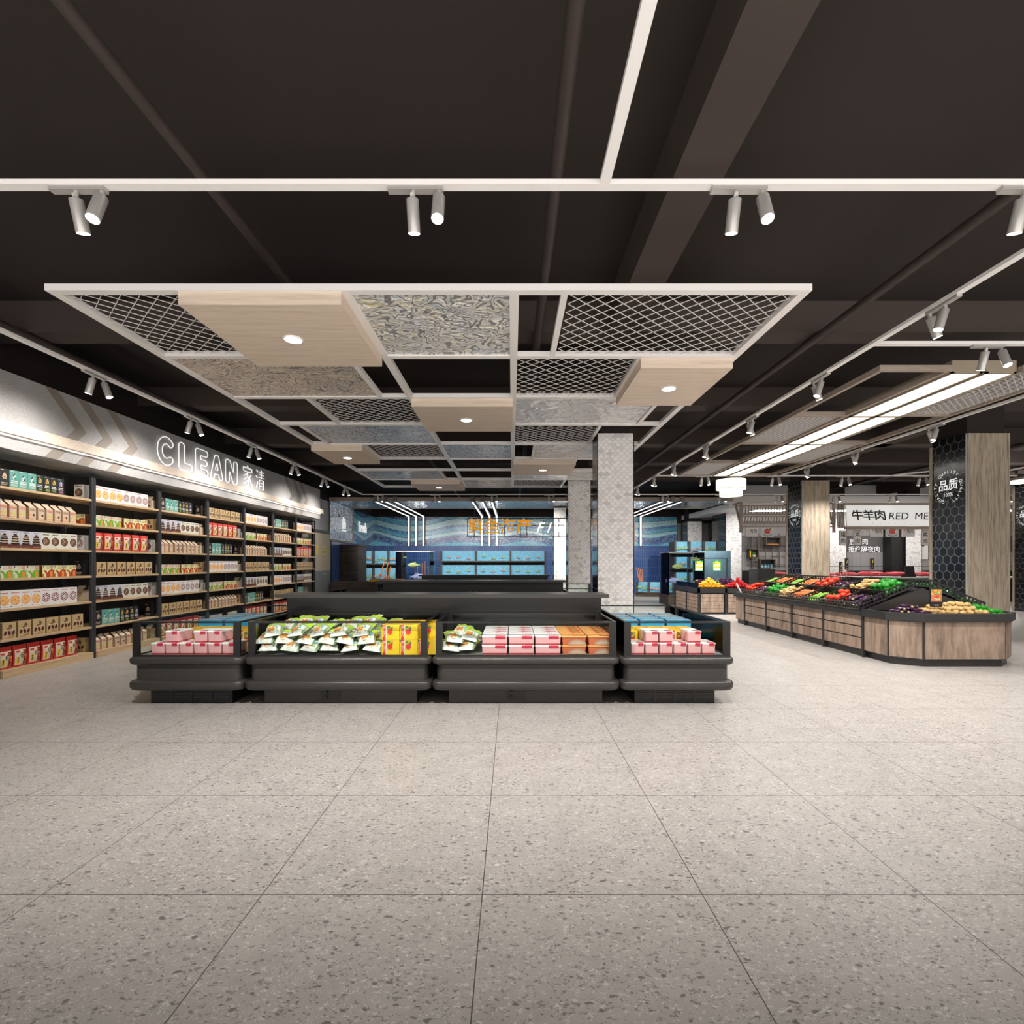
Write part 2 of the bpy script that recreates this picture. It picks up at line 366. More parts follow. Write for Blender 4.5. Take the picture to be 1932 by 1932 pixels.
# columns -------------------------------------------------------------
TILES = [mat('marble_scale_%d' % i, c, .3) for i, c in enumerate([(.90, .88, .86), (.80, .78, .77), (.93, .915, .90), (.66, .64, .61)])]
for tm in TILES[:3]:
    t = NT(tm); n_ = t.n('ShaderNodeTexNoise', ins={'Vector': t.pos((1, 1, 1), False), 'Scale': 14.0, 'Detail': 5.0, 'Distortion': 1.5}).outputs[0]
    c_ = tuple(tm.node_tree.nodes['Principled BSDF'].inputs['Base Color'].default_value)[:3]
    t.out(t.ramp(n_, [(.30, tuple(k * .85 for k in c_)), (.42, c_)]))
GROUT = mat('pale_grout', (.50, .48, .47), .7)
BLACKT = mat('polished_black_tile', (.018, .018, .019), .12)
def scales(m, w, h, z0, step=.11, seed=1):
    """fan shaped tiles over a (u: -w/2..w/2, v: z0..h) face of the current frame"""
    rr = random.Random(seed); r = step / 2; q = r * .955
    rows = int((h - z0) / r) + 2; nc = int(round(w / step))
    for j in range(rows):
        cy = z0 + j * r; odd = j % 2
        for i in range(nc + (1 if odd else 0)):
            cx = -w / 2 + (i + (0 if odd else .5)) * (w / nc); pts = []
            for k in range(9): a = -PI * k / 8; pts.append((cx + q * math.cos(a), cy + q * math.sin(a)))
            for k in range(1, 5): a = PI / 2 * (1 - k / 4.); pts.append((cx - r + (2 * r - q) * math.cos(a - PI / 2) * 1.0, cy + r - (2 * r - q) * math.cos(PI / 2 - a + PI / 2) * -1.0)) if False else None
            lp = [(cx - r + r * 1.045 * math.sin(PI / 2 * k / 4), cy + r - r * 1.045 * math.cos(PI / 2 * k / 4)) for k in range(1, 4)]
            rp = [(2 * cx - x, y) for x, y in lp[::-1]]
            pts = pts + lp + [(cx, cy + r * .93)] + rp
            pts = [(min(max(x, -w / 2), w / 2), min(max(y, z0), h)) for x, y in pts]
            ys = [y for x, y in pts]; xs = [x for x, y in pts]
            if max(ys) - min(ys) < .01 or max(xs) - min(xs) < .01: continue
            m.poly(pts[::-1], rr.choice([TILES[0]] * 5 + [TILES[1]] * 3 + [TILES[2]] * 4 + [TILES[3]]), .002)
def scale_column(n, cx, y, w, d, ztop, label, step=.11):
    m = M(); m.box(cx - w / 2, y + .004, 0, cx + w / 2, y + d, ztop, BLACKT); m.box(cx - w / 2 + .06, y + .05, ztop, cx + w / 2 - .03, y + d - .05, ZC, CEIL)
    m.box(cx - w / 2 - .012, y - .004, 0, cx - w / 2, y + .02, ztop, BLACK); m.box(cx + w / 2, y - .004, 0, cx + w / 2 + .02, y + .02, ztop, BLACK)
    m.box(cx - w / 2, y, 0, cx + w / 2, y + .004, ztop, GROUT)
    m.tf = T(cx, y, 0) @ F0; scales(m, w, ztop, 0., step, n); m.tf = Matrix()
    for zz in (1.0, 1.75, 2.5, 3.25): m.box(cx - w / 2 - .002, y + .03, zz, cx - w / 2 + .001, y + d, zz + .004, SPOTG)
    struct('column' if not n else 'column.%03d' % n, m, label)
scale_column(0, 1.95, 9.78, .66, .66, 3.94, 'white fish-scale tiled column in the hanging grid, nearest')
scale_column(1, 2.0, 15.4, .66, .7, 3.94, 'white fish-scale tiled column just behind the nearest one')
scale_column(2, 2.03, 21.0, .66, .7, 3.72, 'white fish-scale tiled column by the fish corner')
scale_column(3, 8.45, 24.0, .66, .7, 3.4, 'white fish-scale tiled column beyond the second stand')
scale_column(4, 9.15, 21.4, .64, 1.5, 3.6, 'white fish-scale tiled column left of the meat counters')
scale_column(5, 13.45, 21.4, .68, .7, 3.55, 'white fish-scale tiled column behind the wooden column')
scale_column(6, 16.95, 21.9, .66, .6, 3.55, 'white fish-scale tiled column behind the meat scale')
m = M(); m.box(16.08, 22.0, 0, 16.6, 22.55, 3.55, STEELK); struct('column.010', m, 'dark panelled pier between the meat stalls')
HEXD = [mat('black_hex_tile_%d' % i, c, .16) for i, c in enumerate([(.014, .015, .017), (.020, .022, .026), (.010, .011, .013)])]
HGR = mat('pale_hex_grout', (.45, .44, .43), .6)
def hexes(m, w, h, hw=.18, g=.006):
    r = hw / math.sqrt(3); rr = random.Random(3); row = 0; y = 0.
    while y < h + r:
        x = -w / 2 + (hw / 2 if row % 2 else 0)
        while x < w / 2 + hw / 2:
            pts = [(x + (r - g / 1.7) * math.cos(R(30 + 60 * k)), y + (r - g / 1.7) * math.sin(R(30 + 60 * k))) for k in range(6)]
            pts = [(min(max(a, -w / 2), w / 2), min(max(b, 0), h)) for a, b in pts]
            if max(p[0] for p in pts) - min(p[0] for p in pts) > .01 and max(p[1] for p in pts) - min(p[1] for p in pts) > .01: m.poly(pts, rr.choice(HEXD), .002)
            x += hw
        y += 1.5 * r; row += 1
LOGOW = mat('white_logo_glow', (.85, .84, .82), .5, em=(1, 1, 1), es=.45)  # white paint given a glow to lift the emblems and lettering
def wood_column(n, cx, y, label, w=.82, zt=3.94):
    m = M(); m.box(cx - w / 2 + .02, y, 0, cx + w / 2, y + w, zt, BARK)
    m.box(cx - w / 2 + .06, y + .06, zt, cx + w / 2 - .05, y + w - .05, ZC, CEIL)
    x = cx - w / 2; m.box(x, y + .02, 0, x + .02, y + w - .02, zt, HGR)
    m.tf = T(x, y + w / 2, 0) @ RZ(-PI / 2) @ F0; hexes(m, w - .04, zt)
    m.tf = Matrix(); m.box(x - .03, y + w - .03, 0, x + .02, y + w + .02, zt - .1, BARK)
    struct('column.%03d' % n, m, label)
    lg = M(); lg.tf = T(x - .004, y + w / 2, 2.98 if n == 7 else 2.95) @ RZ(-PI / 2) @ F0
    lg.text('品质', .23, LOGOW, 0, .03, 0, off=.012); lg.text('100%', .10, LOGOW, 0, -.15)
    base = lg.tf.copy(); ring = 'QUALITY'
    for a0 in (90, -25, 205):
        for k, ch in enumerate(ring):
            a = R(a0 + (3 - k) * 14); lg.tf = base @ T(.30 * math.cos(a), .30 * math.sin(a), 0) @ RZ(a - PI / 2); lg.text(ch, .085, LOGOW)
    lg.tf = base; lg.disc(.0, -.30, .008, LOGOW, n=8)
    o = lg.build('wall_lettering'); tag(o, 'round white quality emblem on ' + label.split(' with')[0], 'sign')
wood_column(7, 8.96, 9.76, 'near wooden column with black hexagon tiles behind the produce stand')
wood_column(8, 9.02, 15.4, 'far wooden column with black hexagon tiles')
wood_column(9, 16.1, 15.4, 'wooden column with black hexagon tiles at the right edge')

# door ------------------------------------------------------------------
d = M(); X0 = -6.72
d.box(X0, 17.4, 0, X0 + .06, 17.5, 2.62, BLACK); d.box(X0, 19.1, 0, X0 + .06, 19.2, 2.62, BLACK); d.box(X0, 17.4, 2.54, X0 + .06, 19.2, 2.64, BLACK)
root = bpy.data.objects.new('door_1', None); COL.objects.link(root); root['kind'] = 'structure'; root['label'] = 'beige and grey double door in a black frame'
d.build('door_frame', root)
lf = mat('beige_door_board', (.50, .42, .31), .5); lg = mat('grey_door_paint', (.20, .21, .215), .5)
for k in range(2):
    y0 = 17.51 + k * .8; q = M(); q.box(X0, y0, 0.01, X0 + .04, y0 + .785, 1.22, lg)
    for j in range(6): q.box(X0, y0 + j * .131, 1.22, X0 + .042, y0 + j * .131 + .126, 2.53, lf)
    leaf = q.build('door_leaf', root)
    h = M(); h.tube([(X0 + .04, y0 + (.72 if k == 0 else .08), 1.1), (X0 + .10, y0 + (.72 if k == 0 else .08), 1.1), (X0 + .10, y0 + (.60 if k == 0 else .20), 1.1)], .011, SPOTG); h.build('door_handle', leaf)
YEL = mat('yellow_notice', (.85, .62, .02), .5)
for k, (yy, ww) in enumerate(((17.75, .20), (18.45, .26))):
    q = M(); q.tf = T(X0 + .046, yy, 1.93) @ RZ(PI / 2) @ F0; q.rect(-ww / 2, -.15, ww / 2, .15, YEL); q.rect(-ww / 2 + .03, -.04, ww / 2 - .03, -.02, BLACK, .001); q.rect(-ww / 2 + .03, -.09, ww / 2 - .06, -.07, BLACK, .001); q.disc(0, .06, .04, mat('notice_red', (.6, .05, .02)), .001)
    tag(q.build('warning_notice'), ['small yellow notice on the near door leaf', 'larger yellow notice on the far door leaf'][k], 'sign')

# CLEAN fascia on the left wall ------------------------------------------
XF = -6.40; FY0, FY1 = 3.0, 17.3
g = bpy.data.objects.new('wall_fascia', None); COL.objects.link(g)
tag(g, 'concrete fascia with chevrons running above the left shelving', 'fascia')
m = M(); m.box(WL, FY0, 2.95, XF, FY1, 3.93, CONCRETE); m.build('fascia_panel', g)
m = M(); m.box(XF, FY0, 3.13, XF + .10, FY1 + .05, 3.27, OAK); m.build('wooden_ledge', g)
m = M(); m.box(XF + .001, FY0, 3.271, XF + .012, FY1, 3.279, LED); m.box(XF + .001, FY0, 3.119, XF + .008, FY1, 3.129, LED); m.build('led_strip', g)
CHEV = mat('beige_chevron', (.30, .262, .225), .6)
def chevron(ys, w, zt=3.93):
    q = M(); q.tf = T(XF + .004, 0, 0) @ RZ(PI / 2) @ F0
    # in (u = y, v = z): tip at (ys+.., 3.45)
    for (v0, u0), (v1, u1) in (((zt, ys), (3.45, ys + .50)), ((3.45, ys + .50), (2.955, ys))):
        q.tf = T(XF, 0, 0) @ RZ(PI / 2) @ F0
        q.loft([[(u0, v0, .0), (u0 + w, v0, .0), (u0 + w, v0, .006), (u0, v0, .006)], [(u1, v1, .0), (u1 + w, v1, .0), (u1 + w, v1, .006), (u1, v1, .006)]], CHEV, False)
    q.build('chevron_inlay', g)
for y in (7.1, 7.62, 8.18): chevron(y, .20)
for y in (14.55, 15.1, 15.6): chevron(y, .20)

# neon outline letters
NEON = mat('white_neon', (.9, .9, .9), .5, em=(1, .99, .98), es=.55)
def roundpoly(pts, rads, n=5):
    out = []; N = len(pts)
    for i in range(N):
        p = Vector(pts[i]); a = Vector(pts[i - 1]); b = Vector(pts[(i + 1) % N]); r = rads[i] if isinstance(rads, (list, tuple)) else rads
        da = (a - p).normalized(); db = (b - p).normalized(); ang = da.angle(db); cut = min(r / math.tan(ang / 2), (a - p).length * .49, (b - p).length * .49); r2 = cut * math.tan(ang / 2)
        c = p + (da + db).normalized() * (r2 / math.sin(ang / 2)); s0 = p + da * cut - c; s1 = p + db * cut - c
        a0 = math.atan2(s0.y, s0.x); a1 = math.atan2(s1.y, s1.x); dlt = (a1 - a0 + PI) % (2 * PI) - PI
        for k in range(n + 1): t = a0 + dlt * k / n; out.append((c.x + r2 * math.cos(t), c.y + r2 * math.sin(t)))
    return out
def neon(label, loops, u0, v0, sx, sy):
    q = M(); q.tf = T(XF + .03, 0, 0) @ RZ(PI / 2) @ F0
    for lp in loops: q.tube([(u0 + x * sx, v0 + y * sy, 0) for x, y in lp], .0095, NEON, 6, closed=True)
    o = q.build('sign_letter'); tag(o, label, 'letter', 'CLEAN sign letters')
t_ = .26; hh = 1.0
def arc(cx, cy, rx, ry, a0, a1, n=18): return [(cx + rx * math.cos(R(a0 + (a1 - a0) * k / n)), cy + ry * math.sin(R(a0 + (a1 - a0) * k / n))) for k in range(n + 1)]
Cl = arc(.42, .5, .42, .5, 50, 310) + arc(.62, .205, .13, .13, -50, 130, 6)[1:-1][::1] + arc(.42, .5, .19, .255, 310, 50)[1:-1] + arc(.62, .795, .13, .13, 230, 410, 6)[1:-1]
Ll = roundpoly([(0, 0), (.62, 0), (.62, t_), (t_, t_), (t_, 1), (0, 1)], [.13, .13, .13, .06, .13, .13])
El = roundpoly([(0, 0), (.64, 0), (.64, .24), (.26, .24), (.26, .39), (.60, .39), (.60, .61), (.26, .61), (.26, .76), (.64, .76), (.64, 1), (0, 1)], [.12, .12, .12, .04, .04, .11, .11, .04, .04, .12, .12, .12])
Al = roundpoly([(-.02, 0), (.22, 0), (.29, .2), (.55, .2), (.62, 0), (.86, 0), (.54, 1), (.30, 1)], [.11, .09, .02, .02, .09, .11, .12, .12])
Ai = roundpoly([(.33, .38), (.51, .38), (.42, .70)], .02)
Nl = roundpoly([(0, 0), (.24, 0), (.24, .52), (.50, 0), (.76, 0), (.76, 1), (.52, 1), (.52, .48), (.26, 1), (0, 1)], [.12, .12, .01, .11, .12, .12, .12, .01, .11, .12])
LZ, LH = 3.30, .52
for nm, lp, y0, w in (('C', [Cl], 9.32, .58), ('L', [Ll], 9.92, .68), ('E', [El], 10.44, .67), ('A', [Al, Ai], 10.96, .56), ('N', [Nl], 11.54, .65)):
    neon('white neon outline letter %s of the CLEAN sign on the fascia' % nm, lp, y0, LZ, w, LH)
for ch, y0 in (('家', 12.53), ('清', 13.15)):
    q = M(); q.tf = T(XF + .02, 0, 0) @ RZ(PI / 2) @ F0; q.text(ch, .56, NEON, y0, LZ + .25, 0, ext=.006, off=-.016, sx=.92)
    tag(q.build('sign_letter'), 'thin glowing Chinese character %s at the end of the CLEAN sign' % ch, 'letter', 'CLEAN sign letters')

# hanging grid ceiling -------------------------------------------------------
ZG = 3.90; XA, XB, XM, XZ = -4.11, -1.48, .02, 2.64; GY = [4.56 + 1.5 * k for k in range(9)]
gr = thing('hanging_ceiling_grid', 'large white hanging ceiling grid above the freezers', 'ceiling grid', (0, 0, ZG))
m = M(); b = .085; H_ = .06
for x in (XA + b / 2, XB, XM, XZ - b / 2): m.box(x - b / 2, GY[0] + .01, 0, x + b / 2, GY[-1], H_, TRACKW)
for y in GY: m.box(XA, y - b / 2 + (b / 2 if y == GY[0] else 0), .001, XZ, y + b / 2 + (b / 2 if y == GY[0] else 0), H_ - .001, TRACKW)
CELLS = {0: ['m-4.11:-2.96', 'w-2.96:-1.5', 'r-1.48:.02', 'o.02:.47', 'm.47:2.64'], 1: ['r-4.11:-1.91', 'o-1.91:-1.48', 'o-1.48:.02', 'm.02:1.5', 'w1.5:2.6'],
         2: ['o-4.11:-3.0', 'm-3.0:-1.48', 'w-1.48:.02', 'r.02:2.19', 'o2.19:2.64'], 3: ['o-4.11:-3.72', 'r-3.72:-1.48', 'o-1.48:.02', 'm.02:1.55', 'o1.55:2.64'],
         4: ['w-4.11:-3.05', 'm-3.0:-1.48', 'r-1.48:.02', 'o.02:.47', 'r.47:2.64'], 5: ['o-4.11:-1.48', 'o-1.48:.02', 'w.02:1.5', 'o1.5:2.64'],
         6: ['r-4.11:-1.91', 'o-1.91:-1.48', 'o-1.48:.02', 'r.02:2.64'], 7: ['o-4.11:-2.95', 'w-2.95:-1.49', 'r-1.48:.02', 'm.02:1.55', 'o1.55:2.64']}
for row, cs in CELLS.items():
    done = []
    for c in cs:
        x0, x1 = (float(v) for v in c[1:].split(':'))
        for x in (x0, x1):
            if any(abs(x - q) < .07 for q in done): continue
            done.append(x)
            if min(abs(x - q) for q in (XA, XB, XM, XZ)) > .06: m.box(x - .03, GY[row] + .04, .002, x + .03, GY[row + 1] - .04, H_ - .002, TRACKW)
m.build('frame', gr)
RIP = [ripple('ripple_steel_%d' % i, c, s, .05, a, 1.0, .06) for i, (c, s, a) in enumerate([((.90, .89, .87), 6., (1, 1.3, 1)), ((.74, .65, .55), 7., (.6, 1.6, 1)), ((.90, .88, .88), 3., (1, 1, 1)), ((.66, .74, .84), 7., (.5, 1.6, 1))])]
# iridescent contour streaks painted into the ripple sheets stand in for reflections
for k, rm in enumerate(RIP):
    t = NT(rm); p = t.pos((1, 1.2, 1), False); base = tuple(rm.node_tree.nodes['Principled BSDF'].inputs['Base Color'].default_value)[:3]
    n1 = t.n('ShaderNodeTexNoise', ins={'Vector': p, 'Scale': 3.6 if k != 2 else 2.2, 'Detail': 1.0, 'Distortion': 1.0}).outputs[0]
    w = t.math('PINGPONG', t.math('MULTIPLY', n1, 8.0), .5)
    n2 = t.n('ShaderNodeTexNoise', ins={'Vector': p, 'Scale': 3.0, 'Detail': 0.0}).outputs[0]
    hue = [((.75, .62, .12), (.18, .45, .65)), ((.55, .25, .12), (.60, .45, .28)), ((.45, .5, .6), (.7, .68, .66)), ((.15, .32, .50), (.55, .45, .3))][k]
    lo = t.ramp(n2, [(.42, hue[0]), (.58, hue[1])])
    col = t.mix(t.math('MULTIPLY', t.math('GREATER_THAN', w, .34), .7 if k != 2 else .25), base, (.06, .05, .047))
    col = t.mix(t.math('MULTIPLY', t.math('LESS_THAN', w, .07), .55 if k != 2 else .2), col, lo)
    t.out(col); t.b.inputs['Metallic'].default_value = .25; t.b.inputs['Roughness'].default_value = .2
ROWN = ['nearest', 'second', 'third', 'fourth', 'fifth', 'sixth', 'seventh', 'farthest']
WIREW = mat('white_wire', (.75, .72, .70), .4)
def diamond_mesh(q, x0, y0, x1, y1, z, px, py, w, mm):
    """diagonal bars clipped to a rectangle"""
    s = py / px; W = x1 - x0; Hh = y1 - y0
    for sg in (1, -1):
        k0 = int(-(Hh + W * s) / py) - 1
        for k in range(k0, -k0 + 1):
            c = k * py + py / 2          # line y = c + sg*s*x, in cell coordinates
            pts = []
            for X in (0., W):
                Y = c + sg * s * X
                if 0 <= Y <= Hh: pts.append((X, Y))
            for Y in (0., Hh):
                X = (Y - c) / (sg * s)
                if 0 < X < W: pts.append((X, Y))
            if len(pts) >= 2 and (Vector(pts[0]) - Vector(pts[1])).length > .03:
                q.bar((x0 + pts[0][0], y0 + pts[0][1], z + sg * .001), (x0 + pts[1][0], y0 + pts[1][1], z + sg * .001), w, w, mm)
POS = {0: 'left', 1: 'right'}
for row, cs in CELLS.items():
    for ci, c in enumerate(cs):
        k = c[0]; x0, x1 = (float(v) for v in c[1:].split(':')); y0, y1 = GY[row] + .045, GY[row + 1] - .045; x0 += .05; x1 -= .05
        side = 'left' if (x0 + x1) / 2 < -1.5 else ('middle' if (x0 + x1) / 2 < .02 else 'right')
        where = 'in the %s row of the hanging grid, %s side' % (ROWN[row], side) if side != 'middle' else 'in the %s row of the hanging grid, middle column' % ROWN[row]
        if k == 'm':
            q = M(); diamond_mesh(q, x0, y0, x1, y1, 0, .175, .17, .006, WIREW)
            tag(q.build('wire_mesh_panel', loc=(0, 0, ZG + .03)), 'white diamond wire mesh panel ' + where, 'mesh panel')
        elif k == 'r':
            q = M(); q.box(x0 - .01, y0 - .01, .0, x1 + .01, y1 + .01, .012, RIP[{0: 0, 1: 1, 2: 2, 3: 3, 4: 3 if side == 'middle' else 2, 6: 3 if side == 'left' else 2, 7: 1}[row]])
            tag(q.build('ripple_panel', loc=(0, 0, ZG + .02)), 'rippled shiny metal panel ' + where, 'ceiling panel')
        elif k == 'w':
            r = thing('wooden_ceiling_panel', 'pale wooden box panel with a downlight ' + where, 'ceiling panel', ((x0 + x1) / 2, (y0 + y1) / 2, ZG - .115))
            hx, hy = (x1 - x0) / 2 + .04, (y1 - y0) / 2 + .02
            M().box(-hx, -hy, 0, hx, hy, .12, OAK).build('panel_body', r)
            dn = M(); dn.tf = T(0, -.02, -.012); dn.lathe([(.085, 0), (.10, .002), (.10, .012)], TRACKW, 24, cap0=False, cap1=False); dn.lathe([(.085, .003), (.08, .004)], LENS, 24, cap1=False)
            dl = dn.build('downlight', r)
            ld = bpy.data.lights.new('downlight_lamp', 'SPOT'); ld.energy = 28; ld.spot_size = R(110); ld.spot_blend = .8; ld.shadow_soft_size = .07; ld.color = (1, .95, .88)
            lo = bpy.data.objects.new('downlight_lamp', ld); COL.objects.link(lo); lo.parent = r; lo.location = (0, -.02, -.03)

# tracks and spots -------------------------------------------------------------
ZT = 3.90
def track(name_label, segs):
    m = M()
    for (x0, y0, x1, y1) in segs: m.bar((x0, y0, ZT + .016), (x1, y1, ZT + .016), .066, .032, TRACKW)
    tag(m.build('lighting_track'), name_label, 'track')
track('white lighting track loop around the hanging grid', [(-5.333, 3.31, 4.008, 3.31), (-5.30, 3.343, -5.30, 18.357), (3.975, 3.343, 3.975, 18.357), (-5.333, 18.39, 4.008, 18.39), (.587, -2, .587, 3.277)])
track('white lighting track crossing toward the right above the wooden lattice', [(4.01, 5.71, 12.9, 5.71)])
track('white lighting track running across the far end of the wooden lattice', [(4.01, 14.4, 10.5, 14.4), (10.5, 14.4, 11.6, 13.0), (10.6, 14.4, 14, 14.4)])
track('white lighting track in front of the meat corner', [(4.01, 18.39, 23, 18.39)])
track('white lighting track along the right side of the wooden lattice', [(7.42, 6.0, 7.42, 14.4)])
track('white lighting track at the far right of the ceiling', [(13.0, 6.0, 13.0, 14.3)])
def spot_head(parent, loc, ax, ay, lamp, w=1.):
    q = M(); q.lathe([(.039, -.098), (.040, -.094), (.040, .092), (.037, .097)], SPOTG, 20)
    q.box(-.012, -.012, .08, .012, .012, .13, SPOTG)
    o = q.build('spotlight_head', parent); o.location = loc; o.rotation_euler = (ax, ay, 0)
    l = M(); l.lathe([(.036, -.0995), (.035, -.0992)], LENS, 18, cap1=False); l.build('lens', o)
    return o
def lamp_under(root, off, tilt, e):
    ld = bpy.data.lights.new('spot_lamp', 'SPOT'); ld.energy = e; ld.spot_size = R(125); ld.spot_blend = .9; ld.shadow_soft_size = .05; ld.color = (1, .955, .90)
    lo = bpy.data.objects.new('spot_lamp', ld); COL.objects.link(lo); lo.parent = root; lo.location = off; lo.rotation_euler = tilt
    return lo
sp = thing('track_spotlight', 'x', 'track light', (0, 0, ZT), 0, 'twin track spotlights')
m = M(); m.box(-.19, -.025, -.028, .16, .025, 0, SPOTG); m.build('mounting_plate', sp)
for x in (-.03, .135): M().tube([(x, 0, -.028), (x, 0, -.065)], .014, SPOTG).build('stem', sp)
spot_head(sp, (-.035, .033, -.162), R(17), 0, 0); spot_head(sp, (.135, -.040, -.158), R(-21), 0, 0)
lamp_under(sp, (0, -.05, -.30), (R(0), 0, 0), SPOT_W * 2)
FR = [(-2.75, 3.31, 'leftmost pair on the nearest track', 0), (-.6, 3.31, 'second pair from the left on the nearest track', 0), (1.46, 3.31, 'third pair from the left on the nearest track', 0), (3.3, 3.31, 'pair at the right end of the nearest track', 0)]
for i, y in enumerate((6.6, 8.6, 10.6, 12.6, 14.6, 16.5)): FR.append((-5.3, y, '%s pair from the near end above the left shelving' % ORD[i], PI / 2))
for i, y in enumerate((4.8, 6.7, 8.6, 10.6, 12.7, 14.5, 16.4)): FR.append((3.975, y, '%s pair from the near end right of the hanging grid' % ORD[i], PI / 2))
for i in range(13):
    FR.append((-4.72 + i * 2.02, 18.39, '%s pair from the left on the farthest track' % ORD[i] if i < 12 else 'last pair on the right of the farthest track', 0))
for i, x in enumerate((5.3, 7.27, 9.2, 11.35)): FR.append((x, 14.4, '%s pair from the left at the far lattice end' % ORD[i], 0))
for i, y in enumerate((9.1, 11.17, 13.0)): FR.append((7.42, y, '%s pair on the track along the right lattice edge' % ORD[i], PI / 2))
FR += [(5.25, 5.71, 'pair on the cross track near the lattice', 0), (8.2, 5.71, 'pair on the cross track beyond the right edge', 0), (13.0, 8.5, 'pair on the far right track', PI / 2)]
LAMPS = {}
for i, (x, y, lb, rz) in enumerate(FR):
    lab = 'silver twin spotlight, ' + lb
    if i == 0: sp.location = (x, y, ZT); sp['label'] = lab; c = sp
    else: c = dup(sp, (x, y, ZT), lab, 'twin track spotlights', rz)
    lo = [k for k in c.children if k.type == 'LIGHT'][0]
    # the pair is aimed at what it serves (direction in the room): shelves, freezers, stands or walls
    aim = (0, .45) if y < 4 else (-.75, 0) if x < -5 else (0, -.9) if y > 18 and x > 7.5 else (0, 1.7) if y > 18 else (.35, .15) if x < 4.2 else (0, .3) if y == 14.4 else (-.3, .3)
    zone = 'left' if x < -5 else ('meat' if x > 7.5 else 'back') if y > 18 else 'near' if y < 4 else 'rest'
    if zone not in LAMPS:
        LAMPS[zone] = lo.data.copy(); LAMPS[zone].energy = SPOT_W * {'left': .50, 'back': 2.0, 'near': 1.15, 'rest': .85, 'meat': .8}[zone]
        if zone == 'back': LAMPS[zone].spot_size = R(72)
        if zone == 'meat': LAMPS[zone].spot_size = R(85)
    lo.data = LAMPS[zone]
    d = Vector((aim[0], aim[1], -1)); d.rotate(Matrix.Rotation(-rz, 3, 'Z')); lo.rotation_euler = d.to_track_quat('-Z', 'Y').to_euler()
# ================================================================ product packaging (canonical: front looks along -Y, stands on z = 0)
def C_(n, c, r=.45): return mat('print_' + n, c, r)
PW, PCREAM, PKRAFT, PTEAL, PBLK = C_('white', (.80, .79, .77)), C_('cream', (.72, .68, .55)), C_('kraft', (.55, .40, .20)), C_('teal', (.12, .35, .30)), C_('black', (.013, .013, .016))
PRED, PORG, PYEL, PGRN, PBRN = C_('red', (.62, .03, .02)), C_('orange', (.85, .30, .05)), C_('yellow', (.85, .60, .03)), C_('green', (.16, .40, .03)), C_('brown', (.13, .035, .02))
PDK, PGREY, PBEIGE, PLIME, PPINK, PBLUE, PNAVY = C_('dark_brown', (.035, .018, .015)), C_('grey', (.45, .44, .42)), C_('beige', (.66, .52, .38)), C_('lime', (.50, .72, .05)), C_('pink', (.75, .25, .45)), C_('sky_blue', (.05, .42, .72)), C_('navy', (.02, .04, .15))
PTAN, PRUST, PPALE = C_('tan', (.75, .50, .28)), C_('rust', (.38, .09, .03)), C_('pale_yellow', (.80, .76, .38))
def carton(w, d, h, body, side=None, top=None):
    m = M(); m.box(-w / 2, 0, 0, w / 2, d, h, body)
    if side: m.box(-w / 2 - .0006, .002, .002, -w / 2, d - .002, h - .002, side); m.box(w / 2, .002, .002, w / 2 + .0006, d - .002, h - .002, side)
    m.tf = T(0, -.0008, 0) @ F0
    return m
def lines(m, x0, x1, ys, t, c, rr=None):
    rr = rr or random.Random(1)
    for y in ys:
        x = x0
        while x < x1 - .004:
            l = rr.uniform(.006, .016); m.rect(x, y, min(x + l, x1), y + t, c); x += l + .003
PR = {}
def prod(key, m, name, desc, w, dark=False): PR[key] = (m.build(name, mesh_only=True), name, desc, w)
def leaves(m, x, y, s, cols):
    for k, (dx, dy, a) in enumerate([(-.5, -.9, 30), (.5, -.8, -30), (-.75, -.1, 40), (.75, 0, -40), (-.55, .75, 50), (.55, .8, -50), (0, 1.35, 90), (0, .25, 90)]):
        m.disc(x + dx * s, y + dy * s, s * .52, cols[k % len(cols)], .0004, 10, s * .3, R(a))
# A: nut boxes
m = carton(.125, .08, .235, PTEAL, C_('teal_dark', (.07, .22, .19))); leaves(m, .005, .145, .026, [PCREAM, PDK, PW, PRUST, PBLK]); m.disc(.028, .15, .014, C_('teal_light', (.05, .45, .35)), .0006)
lines(m, -.04, .05, (.085,), .014, PW); lines(m, -.045, .052, (.062,), .014, PW); lines(m, -.045, .045, (.045, .035, .025), .005, PCREAM); lines(m, -.05, .0, (.215,), .008, PCREAM); prod('A1', m, 'nut_box', 'teal nut box', .128)
m = carton(.13, .08, .235, PBLK); leaves(m, 0, .135, .028, [PTAN, PBEIGE]); lines(m, -.045, .045, (.045,), .010, PCREAM); lines(m, -.045, .03, (.03, .02), .005, PTAN); lines(m, -.05, 0, (.215,), .008, PTAN); prod('A0', m, 'nut_box', 'wide black nut box', .14)
for key, cs, lc, ds in (('A2', [PYEL, PLIME, PORG, PBEIGE, PRUST], PLIME, 'black nut box with yellow leaves'), ('A3', [PPINK, PW, PBLUE, C_('lilac', (.5, .3, .7))], PPINK, 'black nut box with pink leaves')):
    m = carton(.105, .08, .235, PBLK); leaves(m, 0, .155, .024, cs); lines(m, -.035, .035, (.088,), .013, PW); lines(m, -.038, .04, (.066,), .013, PW); lines(m, -.02, .04, (.046, .034, .024), .005, lc); lines(m, -.045, 0, (.215,), .006, PGREY); prod(key, m, 'nut_box', ds, .112)
